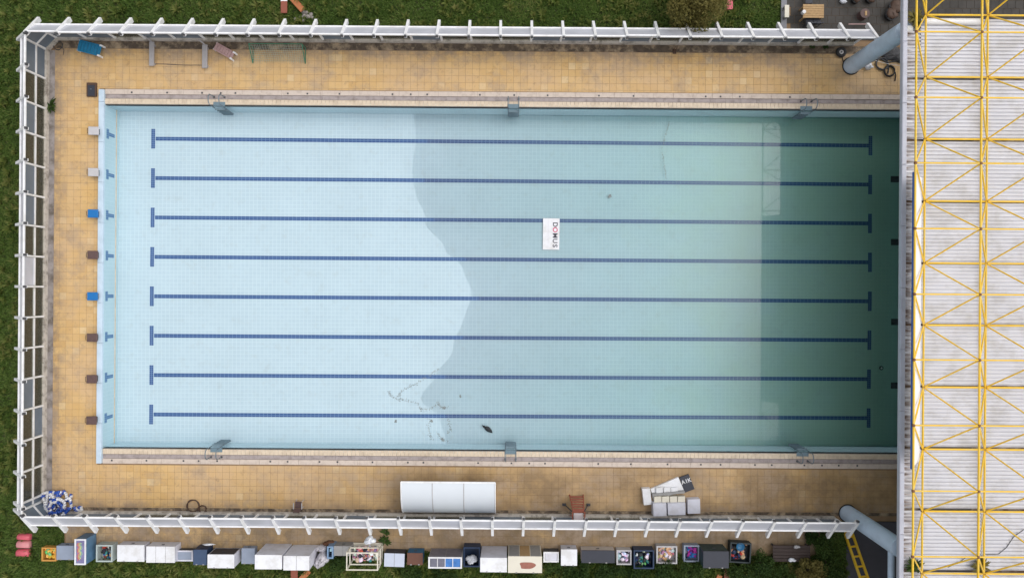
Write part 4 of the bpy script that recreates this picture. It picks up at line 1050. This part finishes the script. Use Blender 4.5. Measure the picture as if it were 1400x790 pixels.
OC = lin(236, 170, 60); YC = lin(235, 205, 110); GC = lin(110, 170, 110); BC = lin(30, 110, 190); RC = lin(190, 70, 60); WC = lin(225, 225, 230); TC = lin(40, 110, 120); PC = lin(215, 160, 150); KC = lin(40, 42, 50); MC = lin(170, 50, 150); NC = lin(35, 50, 90); TAN = lin(200, 160, 125); VC = lin(150, 120, 160)
crate('plastic_crate', 'orange crate of yellow toys at the end of the row', 'crate', (57, 748.5, 76, 766.5), .42, M_ORANGE, [OC, YC, OC, GC], 34, .8, 1, what='yellow and green toys inside the orange crate')
closed('storage_box', 'blue grey lidded box beside the orange crate', 'box', (77, 745.5, 100.5, 765), .54, M_BLUEGREY)
# ice cream freezer with printed glass lid
t, (cx, cy, hx, hy) = closed('chest_freezer', 'tall narrow freezer with white rim, rainbow printed lid and blue side', 'freezer', (101.5, 736.5, 117, 772), 1.1, M_WHITE2, mat('freezer blue side', (.10, .20, .32), .4, var=.4, scale=3), recess=[mat('violet lid', (.22, .20, .36), .2, var=.5, scale=2.5)])
for k, c in enumerate(((.65, .12, .10), (.75, .42, .10), (.62, .68, .20), (.25, .50, .32))):
    MB().tube([(-.16 + .075 * k + .06 * math.sin(u * 2.4), hy * (-.72 + 1.5 * u / 8 * 1.0) if False else -hy * .7 + 1.4 * hy * u / 8, 1.075) for u in np.linspace(.5 * k, 8, 9)], .022, 4).build('printed_stripe', mat('stripe %d' % k, c, .4), t)
crate('wire_crate', 'pale glass sided crate of mixed toys beside the freezer', 'crate', (131.5, 745, 153, 767.5), .6, mat('pale green glass rim', (.42, .48, .46), .4), [BC, TC, KC, RC, KC, WC, TAN], 46, .75, 2, what='mixed red and blue toys inside the pale crate')
closed('chest_freezer', 'plain white chest freezer between toy crate and three door cabinet', 'freezer', (160, 744.5, 197, 767.5), .70, M_WHITE2, M_LILAC, lid=.06)  # white boxes get a greyer body colour that paints in their side shade
closed('cabinet', 'white cabinet lying on its back with three door panels', 'cabinet', (199.5, 746.5, 239, 769), .83, M_WHITE2, M_LILAC, panels=3)
closed('storage_box', 'small pale box with recessed blue grey top', 'box', (240.5, 752, 263.5, 767), .45, M_LILAC, M_SLATE, recess=[M_BLUEGREY])
closed('plastic_bin', 'navy blue bin with white rag on its side', 'bin', (264, 751, 282.5, 772), .95, mat('denim blue bin', (.045, .075, .14), .5, var=.2), M_NAVY)
x, y = W(283, 748, .9); t = thing('rag', 'white rag hanging on the navy bin', 'rag', (x, y + .12, .72)); MB().blob((0, 0, 0), (.36, .05, .10), .8, 6, None, 4).build('cloth', M_BAGWHITE, t)
closed('drawer_unit', 'white drawer unit with dark open front', 'drawers', (283.5, 757.5, 320, 776.5), 1.12, M_WHITE2, M_LILAC, front=[M_SLATE])
closed('storage_box', 'blue grey lidded box between drawer unit and tall white wardrobe', 'box', (330, 749, 348, 770.5), .52, M_BLUEGREY)
closed('wardrobe', 'tall white wardrobe with scuffed top beside the blue grey box', 'wardrobe', (348, 758, 385.5, 778), 1.85, M_WHITE2, M_LILAC, panels=1)
closed('wardrobe', 'tall white wardrobe with two top panels beside the heap of sacks', 'wardrobe', (387, 759.5, 423, 779.5), 1.85, M_WHITE2, M_LILAC, panels=2)
lump('rubbish_sack', 'pale grey lilac sack heap, lower one beside the wardrobe', 'sack', (427, 757, 447, 780), .05, .9, M_PURPLE, 5)
lump('rubbish_sack', 'pale grey lilac sack heap, upper one near the paving', 'sack', (429, 746, 447, 758), .02, .6, M_PURPLE, 6)
crate('shelf_rack', 'narrow blue rack squeezed beside the sacks', 'rack', (447.5, 747, 455, 763), .9, mat('sky blue frame', (.18, .28, .42), .5), [BC, WC, KC], 16, .8, 3, what='blue and white bits in the narrow rack')
lump('rust_heap', 'rusty scrap heap behind the blue rack', 'scrap', (440, 740, 459, 748), .0, .4, mat('rusty scrap', (.17, .08, .045), .8, var=.6, scale=9), 7, .8)
closed('storage_box', 'grey two lidded box beside the white cage', 'box', (456, 746, 480, 759.5), .8, M_GREY, M_GREY, panels=2)
crate('roll_cage', 'tall white framed cage full of clothes', 'cage', (474, 755.5, 516, 779), 1.65, M_CREAMB, [PC, RC, WC, TC, VC, KC, PC, WC], 90, .62, 4, frame_only=True, what='pink, white and teal clothes inside the cage')
lump('rubbish_sack', 'white plastic sack bulging over the cage edge', 'sack', (497, 734, 516, 746), 1.2, .45, M_BAGWHITE, 8)
closed('sheet_stack', 'pale blue slightly warped sheet on a dark trolley', 'sheet', (525, 756, 553, 774.5), .8, M_LBLUE, M_SLATE, lid=.03, rz=R(-1.5), panels=2)
closed('cabinet', 'small brown topped cabinet with blue front', 'cabinet', (556.5, 755.5, 578, 772), .85, M_BRICKB, mat('petrol blue side', (.02, .12, .24), .5), lid=.03)
closed('display_cabinet', 'white framed cabinet with grey and blue glass panes on top', 'cabinet', (585.5, 761, 631.5, 777), 1.45, M_WHITE2, M_GREY, recess=[M_PANEGREY, M_PANEGREY, M_PANEBLUE, M_PANEBLUE], front=[M_PANEGREY, M_PANEGREY])
crate('plastic_bin', 'deep navy open bin holding a white sack', 'bin', (634, 748, 656, 774.5), .7, M_NAVY)
lump('rubbish_sack', 'white plastic sack sitting in the navy bin', 'sack', (637, 757, 654, 773), .3, .45, M_BAGWHITE, 9)
closed('wardrobe', 'tall plain white wardrobe next to the stained cream cupboard', 'wardrobe', (656.5, 762, 693, 782), 1.92, M_WHITE2, M_LILAC)
t, (cx, cy, hx, hy) = closed('cupboard', 'tall cream cupboard with a red brown stain on top', 'cupboard', (694.5, 760, 741, 783), 1.85, M_CREAMB, M_CREAMB, front=[M_GREY, M_WOOD, M_GREY])
st = MB(); n = 22; st._add([(.02, -.02, 1.8525)] + [(.12 + .45 * (1 + .18 * math.sin(3 * a + 1)) * math.cos(a), -.05 + .24 * (1 + .2 * math.cos(2 * a)) * math.sin(a), 1.8525) for a in np.linspace(0, 2 * np.pi, n, endpoint=False)], [(0, 1 + i, 1 + (i + 1) % n) for i in range(n)])
st.build('stain', M_RUSTST, t)
closed('storage_box', 'pale blue grey recessed box half hidden by a bush', 'box', (743, 754, 764, 768.5), .65, M_WHITE2, M_DGREY, recess=[M_LILAC])
closed('chest_freezer', 'narrow white chest freezer beside the long dark chest', 'freezer', (767, 750.5, 789, 773), .80, M_WHITE2, M_LILAC, lid=.05)
closed('storage_chest', 'long slate lidded chest with cream front', 'chest', (795, 752, 840.5, 769.5), .75, M_SLATE, mat('cream chest side', (.52, .46, .42), .6), lid=.05)
crate('wire_crate', 'pale rimmed crate with white round bundle', 'crate', (843.5, 752, 863, 771.5), .5, M_GREYP, [WC, WC, lin(120, 140, 160), KC], 26, .8, 6, what='white bundles inside the pale rimmed crate')
crate('plastic_crate', 'navy crate of green and white oddments', 'crate', (867, 752, 894, 777), .7, M_NAVY, [NC, TC, KC, WC, GC, NC, KC], 60, .85, 7, what='green and white oddments inside the navy crate')
t, (cx, cy, hx, hy) = crate('wire_crate', 'pale rimmed crate of peach cloth with a grey board', 'crate', (898, 746.5, 925.5, 770), .5, M_GREYP, [TAN, PC, TAN, WC, VC], 40, .7, 8, what='peach cloth inside the pale rimmed crate')
crate('plastic_crate', 'small crate of blue and magenta bundles', 'crate', (935.5, 745.5, 955.5, 767.5), .45, M_BLUEGREY, [BC, MC, BC, OC, MC, NC], 34, .9, 9, what='blue and magenta bundles inside the small crate')
closed('storage_chest', 'square slate lidded chest beside the magenta crate', 'chest', (961.5, 753, 996.5, 776.5), 1.25, M_SLATE, mat('dark green side', (.03, .06, .06), .5, var=.6, scale=3), lid=.04)
crate('plastic_crate', 'black crate with a blue bowl among junk at the end', 'crate', (998.5, 742, 1026.5, 769), .5, mat('black crate', (.02, .03, .035), .5), [KC, KC, NC, TAN, KC, RC], 44, .7, 11, rz=R(-3), what='dark junk inside the black crate')
x, y = W(1012, 747, .5); t = thing('bowl', 'round blue bowl lying in the black crate', 'bowl', (x, y, .40))
bw = MB(); pr = [(.02, .0), (.14, .01), (.22, .07), (.25, .13), (.235, .13), (.20, .07), (.12, .03), (.02, .025)]; n = 20
bw._add([(r * math.cos(2 * math.pi * k / n), r * math.sin(2 * math.pi * k / n), z) for r, z in pr for k in range(n)], [(i * n + k, i * n + (k + 1) % n, (i + 1) * n + (k + 1) % n, (i + 1) * n + k) for i in range(len(pr) - 1) for k in range(n)], True)
bw.build('shell', mat('petrol bowl', (.02, .13, .27), .4), t)
# low brown table with junk, at the end of the paving
cx, cy, hx, hy = place((1057, 745, 1108, 768), .5)
t = thing('low_table', 'low dark brown table standing on the last of the paving', 'table', (cx, cy, 0))
for i in range(5): MB().bx(-hx, hx, -hy + 2 * hy * i / 5 + .01, -hy + 2 * hy * (i + 1) / 5 - .01, .44, .48, .005).build('plank', mat('dark table plank', (.045, .03, .027), .7, var=.3), t)
for sx in (-1, 1):
    for sy in (-1, 1): MB().bx(sx * (hx - .1) - .04, sx * (hx - .1) + .04, sy * (hy - .1) - .04, sy * (hy - .1) + .04, 0, .44).build('leg', M_DGREY, t)
lump('paper_bag', 'grey paper bag on the corner of the low brown table', 'bag', (1086, 745, 1096, 751), .48, .2, M_GREYP, 12)
lump('paper_bag', 'white paper bag beyond the front of the low brown table', 'bag', (1078, 762, 1091, 769), .48, .2, M_BAGWHITE, 13)
# three red vinyl seats
for k, (r_, lb) in enumerate((((21.5, 731, 39, 739.5), 'faded red vinyl cushion nearest the fence corner'), ((20.5, 740.5, 38.5, 750.5), 'pinkish vinyl cushion in the middle of three'), ((20, 752, 37.5, 762), 'red vinyl cushion farthest from the fence'))):
    cx, cy, hx, hy = place(r_, .35); t = thing('seat_cushion', lb, 'cushion', (cx, cy, -.05), R(-2 + k), 'red seat cushions on the grass')
    mb = MB(); pr = []
    for i in range(9):
        a = math.pi * i / 8; pr.append((hy * math.cos(a), .12 + .26 * math.sin(a) ** .7))
    n = len(pr); xs = [-hx, -hx * .9, hx * .9, hx]; sc_ = [.72, 1, 1, .72]
    mb._add([(x, p[0] * s_, .12 + (p[1] - .12) * s_) for x, s_ in zip(xs, sc_) for p in pr], [(a * n + i, a * n + i + 1, (a + 1) * n + i + 1, (a + 1) * n + i) for a in range(3) for i in range(n - 1)] + [tuple(reversed(range(n))), tuple(range(3 * n, 4 * n))], True)
    mb.build('pad', M_PINKRED if k != 1 else mat('pink vinyl', (.60, .24, .25), .4, var=.2, scale=6), t); MB().bx(-hx, hx, -hy, hy, 0, .12, .02).build('base', M_BROWN, t)
    MB().bx(hx * .3, hx * .34, -hy, hy, .04, .121).build('seam', M_BROWN, t)
# red and orange planks half in view
def plank(name, label, a, b, w, m, m2=None, z=.25):
    A = Vector((*W(*a, z), 0)); B_ = Vector((*W(*b, z), 0)); c = (A + B_) / 2; d_ = B_ - A; L_ = d_.length
    t = thing(name, label, 'plank', c, math.atan2(d_.y, d_.x))
    MB().bx(-L_ / 2, L_ / 2, -w / 2, w / 2, z - .07, z, .01).build('board', m, t)
    if m2: MB().bx(-L_ * .1, L_ / 2, -w / 2 - .005, w / 2 + .005, z - .075, z + .006, .01).build('painted_end', m2, t)
    for s_ in (-1, 1): MB().bx(s_ * L_ * .35 - .05, s_ * L_ * .35 + .05, -w / 2 + .03, w / 2 - .03, -.1, z - .07).build('trestle', M_HOSE, t)
plank('plank', 'red plank with white painted end near the rubble', (388, 18), (388, -22), .38, M_RED, M_WHITE)
plank('plank', 'orange brown plank slanting over the rubble', (414, 14), (392, -10), .36, M_ORWOOD)
plank('plank', 'dark red plank below the two panelled wardrobe', (402, 776), (402, 808), .42, M_RED)
plank('plank', 'orange brown plank below the heap of sacks', (422, 780), (404, 800), .34, M_ORWOOD)
plank('plank', 'red plank beside the olive tree', (998, 13), (998, -20), .36, M_PINKRED)
plank('plank', 'reddish plank below the square slate chest', (994, 778), (994, 806), .34, M_RED)
plank('plank', 'orange red plank slanting below the square slate chest', (985, 786), (975, 804), .30, M_ORWOOD)
for k in range(14):
    px, py = 404 + random.uniform(0, 24), 14 + random.uniform(0, 16); x, y = W(px, py)
    t = thing('rubble_stone', 'rough grey stone in the rubble under the orange plank', 'stone', (x, y, -.08), 0, 'rubble stones')
    s_ = random.uniform(.07, .17); MB().blob((0, 0, s_ * .5), (s_, s_ * .8, s_ * .7), .5, 5, None, k).build('lump', M_STONE, t)

# ------------------------------------------------------------------ patio furniture, yellow stair
cx, cy, hx, hy = place((1098, 6, 1126.5, 25), .75)
t = thing('wooden_table', 'pale wooden plank table on the dark patio', 'table', (cx, cy, 0))
for i in range(6): MB().bx(-hx, hx, -hy + 2 * hy * i / 6 + .006, -hy + 2 * hy * (i + 1) / 6 - .006, .71, .75, .004).build('plank', M_WOOD, t)
for sx in (-1, 1):
    for sy in (-1, 1): MB().bx(sx * (hx - .1) - .04, sx * (hx - .1) + .04, sy * (hy - .08) - .04, sy * (hy - .08) + .04, 0, .71).build('leg', M_WOOD, t)
def patio_chair(px, py, rz, label, m):
    x, y = W(px, py, .45); t = thing('patio_chair', label, 'chair', (x, y, 0), rz)
    MB().bx(-.22, .22, -.22, .22, .42, .46, .01).build('seat', m, t); MB().bar((0, -.21, .48), (0, -.28, .88), .42, .04, (0, 1, 0)).build('backrest', m, t)
    for sx in (-1, 1):
        for sy in (-1, 1): MB().bx(sx * .19 - .018, sx * .19 + .018, sy * .19 - .018, sy * .19 + .018, 0, .42).build('leg', m, t)
patio_chair(1107, 29, 0, 'dark chair tucked under the wooden table on the fence side', M_SLATE)
patio_chair(1117, 29, .1, 'dark chair beside its twin at the wooden table, nearer the hall', M_SLATE)
patio_chair(1106, 0, math.pi, 'dark chair across the wooden table from the fence', M_SLATE)
x, y = W(1096.5, 17, .9); t = thing('paper_roll', 'white roll standing on the edge of the wooden table', 'roll', (x + .1, y, .75)); MB().tube([(0, 0, 0), (0, 0, .24)], .11, 14).build('roll', M_WHITE2, t)
cx, cy, hx, hy = place((1073, 7, 1079, 24), .45)
t = thing('bench', 'narrow cream bench at the patio edge', 'bench', (cx, cy, 0)); MB().bx(-hx, hx, -hy, hy, .40, .45, .01).build('seat', M_CREAMB, t)
for s_ in (-1, 1): MB().bx(-hx + .02, hx - .02, s_ * hy * .8 - .04, s_ * hy * .8 + .04, 0, .40).build('leg', M_GREY, t)
x, y = W(1183, 18.5, .45); t = thing('log_stool', 'brown log stool on the patio near the hall', 'stool', (x, y, 0)); MB().tube([(0, 0, 0), (0, 0, .2), (0, 0, .44)], [.30, .26, .29], 16).build('log', M_BROWN, t); MB().bx(-.02, .10, -.14, .14, .441, .47).build('book', M_WOOD, t)
lump('plastic_bag', 'white and teal plastic bag on the patio', 'bag', (1145, -4, 1158, 4), 0, .25, M_BAGWHITE, 15)
for k, (px, py, r_) in enumerate(((1168, 1, .3), (1188, 0, .32), (1222, 12, .45), (1216, 22, .4))):
    x, y = W(px, py); t = thing('planter', 'dark round planter of soil on the patio near the hall', 'planter', (x, y, 0), 0, 'dark planters'); MB().tube([(0, 0, 0), (0, 0, .3)], [r_ * .8, r_], 14).build('pot', M_DARK, t); MB().blob((0, 0, .3), (r_ * .85, r_ * .85, .12), .5, 6, None, k).build('soil', M_HOSE, t)
tag(MB().bar((*W(1160, 33.5, .3), .3), (*W(1186, 33.5, .3), .3), .05, .05).build('metal_pole', M_PINK), 'pinkish metal pole lying along the fence on the patio', 'pole')
# yellow stair/ladder by the last column
x0, y0 = W(1163.5, 731, .35); x1, y1 = W(1190, 812, 1.9)
t = thing('steel_ladder', 'yellow steel ladder leaning beside the round column', 'ladder', (x0, y0, 0)); d_ = Vector((x1 - x0, y1 - y0, 1.75)); sd_ = Vector((d_.y, -d_.x, 0)).normalized() * .22
for s_ in (-1, 1): MB().bar(sd_ * s_ + Vector((0, 0, .05)), d_ + sd_ * s_ + Vector((0, 0, .05)), .11, .16).build('stile', M_YELLOW, t)
for k in range(6):
    p = d_ * ((k + .35) / 6); MB().bar(p - sd_ * .7 + Vector((0, 0, .05)), p + sd_ * .7 + Vector((0, 0, .05)), .10, .05).build('rung', M_YELLOW, t)
MB().bar(d_ * .0 - sd_, d_ * .0 + sd_, .35, .1).build('foot_plate', M_YELLOW, t)

# ------------------------------------------------------------------ trees, bushes, weeds
def leaf_cloud(name, centers, radii, n, size, m):
    V = []; k = 0; tot = sum(r[0] * r[1] * r[2] for r in radii); out = []
    for c, r in zip(centers, radii):
        q = int(n * r[0] * r[1] * r[2] / tot)
        d_ = rng.normal(size=(q, 3)); d_ /= np.linalg.norm(d_, axis=1)[:, None]; rad = rng.random(q) ** (1 / 2.2)
        out.append(np.array(c) + d_ * rad[:, None] * np.array(r))
    P_ = np.concatenate(out); n = len(P_); a = rng.normal(size=(n, 3)); a /= np.linalg.norm(a, axis=1)[:, None]
    b = rng.normal(size=(n, 3)); b -= (b * a).sum(1)[:, None] * a; b /= np.linalg.norm(b, axis=1)[:, None]
    a[:, 2] *= .6; s_ = size * rng.uniform(.6, 1.4, n)[:, None]
    V = np.stack([P_ - a * s_, P_ + b * s_ * .45, P_ + a * s_, P_ - b * s_ * .45], 1).reshape(-1, 3); i = np.arange(n) * 4
    return np_mesh(name, V, np.stack([i, i + 1, i + 2, i + 3], 1), m)
def tree(name, label, cat, loc, R_, h, n, size, m, seed, limbs=7, group=None):
    rd = random.Random(seed); t = thing(name, label, cat, loc, 0, group); tr = MB()
    tr.tube([(0, 0, -.15), (.04, .02, h * .25), (-.03, .05, h * .5), (0, 0, h * .85)], [.09 * R_, .07 * R_, .05 * R_, .015 * R_], 7); C = []; Rr = []
    for k in range(limbs):
        a = 2 * math.pi * k / limbs + rd.uniform(-.4, .4); q = R_ * rd.uniform(.45, .75); zz = h * rd.uniform(.45, .85); e = (q * math.cos(a), q * math.sin(a), zz)
        tr.tube([(0, 0, h * rd.uniform(.15, .35)), (e[0] * .5, e[1] * .5, zz * .7), e], [.04 * R_, .028 * R_, .01 * R_], 5)
        C.append(e); Rr.append((R_ * rd.uniform(.30, .45), R_ * rd.uniform(.30, .45), h * rd.uniform(.16, .26)))
    for k in range(limbs):
        a = rd.uniform(0, 6.28); q = R_ * rd.uniform(0, .45); C.append((q * math.cos(a), q * math.sin(a), h * rd.uniform(.55, .95))); Rr.append((R_ * rd.uniform(.25, .4), R_ * rd.uniform(.25, .4), h * rd.uniform(.12, .22)))
    tr.build('trunk', M_BARK, t); obj('crown', leaf_cloud('crown', C, Rr, n, size, m), t); return t
x, y = W(948, 8, 2.5)
tree('olive_tree', 'bushy yellow olive tree leaning over the windscreen fence', 'tree', (x, y, -.1), 1.95, 4.0, 15000, .075, M_LEAFO, 5, 9)
x, y = W(1112, 784, 1.0); tree('bush', 'olive brown bush near the low brown table', 'bush', (x, y, -.1), .95, 1.6, 3500, .07, M_LEAFO, 6, 6)
for k, (px, py, r_, h, lb) in enumerate(((757, 775, .55, .9, 'dark bush overlapping the pale recessed box'), (722, 797, .8, .8, 'dark bush below the stained cream cupboard'), (790, 789, .95, 1.0, 'dark bush below the narrow white freezer'), (834, 787, .95, 1.0, 'dark bush below the long slate chest'),
        (872, 789, .9, .9, 'dark bush below the navy crate of oddments'), (912, 785, .9, 1.0, 'dark bush below the crate of peach cloth'), (948, 784, .9, 1.0, 'dark bush below the magenta crate'), (1012, 789, .9, 1.0, 'dark bush below the black crate'), (1045, 776, .95, 1.2, 'dark bush beside the low brown table'),
        (1072, 790, .9, 1.2, 'dark bush in front of the low brown table'), (1130, 752, .9, 1.3, 'dark bush next to the yellow ladder'), (1138, 778, 1.0, 1.3, 'dark bush beyond the yellow ladder and olive bush'), (1112, 738, .5, .7, 'small dark bush against the fence end'),
        (463, 772, .6, .7, 'dark bush between sacks and cage'), (605, 790, .9, .6, 'dark bush below the display cabinet'), (560, 787, .8, .6, 'dark bush below the brown cabinet'))):
    x, y = W(px, py, h * .7); tree('bush', lb, 'bush', (x, y, -.1), r_, h, 2600, .06, M_LEAFD, 20 + k, 6, 'dark bushes behind the boxes')
def weed(name, label, px, py, n, L_, m, z=0.0, w=.05):
    x, y = W(px, py, z); t = thing(name, label, 'plant', (x, y, z)); mb = MB(); rd = random.Random(px)
    for k in range(n):
        a = rd.uniform(0, 6.28); l = L_ * rd.uniform(.5, 1.1); hh = l * rd.uniform(.3, .9); ww = w * rd.uniform(.6, 1.2); c, s_ = math.cos(a), math.sin(a); pts = []
        for i in range(5):
            u = i / 4; q = ww * math.sin(math.pi * (.15 + .85 * u)) if i < 4 else .002
            X, Z = l * u, hh * (1.8 * u - 1.25 * u * u)
            pts += [(X * c - q * s_, X * s_ + q * c, Z), (X * c + q * s_, X * s_ - q * c, Z)]
        mb._add(pts, [(2 * i, 2 * i + 1, 2 * i + 3, 2 * i + 2) for i in range(4)])
    mb.build('leaves', m, t); MB().blob((0, 0, 0), (.06, .06, .05), .3, 5).build('crown_root', M_BARK, t); return t
weed('spiky_weed', 'spiky dark green weed growing from the kerb behind the blocks', 70, 146, 34, .62, M_LEAFD)
weed('climbing_weed', 'dark green weed sprawling on the paving beside the clothes cage', 527, 738, 40, .42, M_LEAFD, 0, .07)
weed('climbing_weed', 'dark green weed creeping under the fence beside the clothes cage', 527, 726, 26, .32, M_LEAFD, 0, .07)
weed('roof_weed', 'yellowish weed rooted at the hall roof corner', 1250, 26, 46, .60, M_LEAFO, RZ - .3, .06)
weed('roof_weed', 'brown green weed caught round a frame node on the roof', 1338, 772, 40, .55, M_LEAFO, RZ + .02, .06)
weed('roof_weed', 'dark weed at the outer edge of the ribbed roof', 1248, 772, 40, .55, M_LEAFD, RZ + .02, .06)
weed('moss_tuft', 'green moss tuft on the kerb near the wheel', 1128, 62, 26, .30, M_LEAFD, .02, .06)
weed('moss_tuft', 'small green tuft on the kerb before the column', 1110, 64, 18, .22, M_LEAFD, .02, .05)
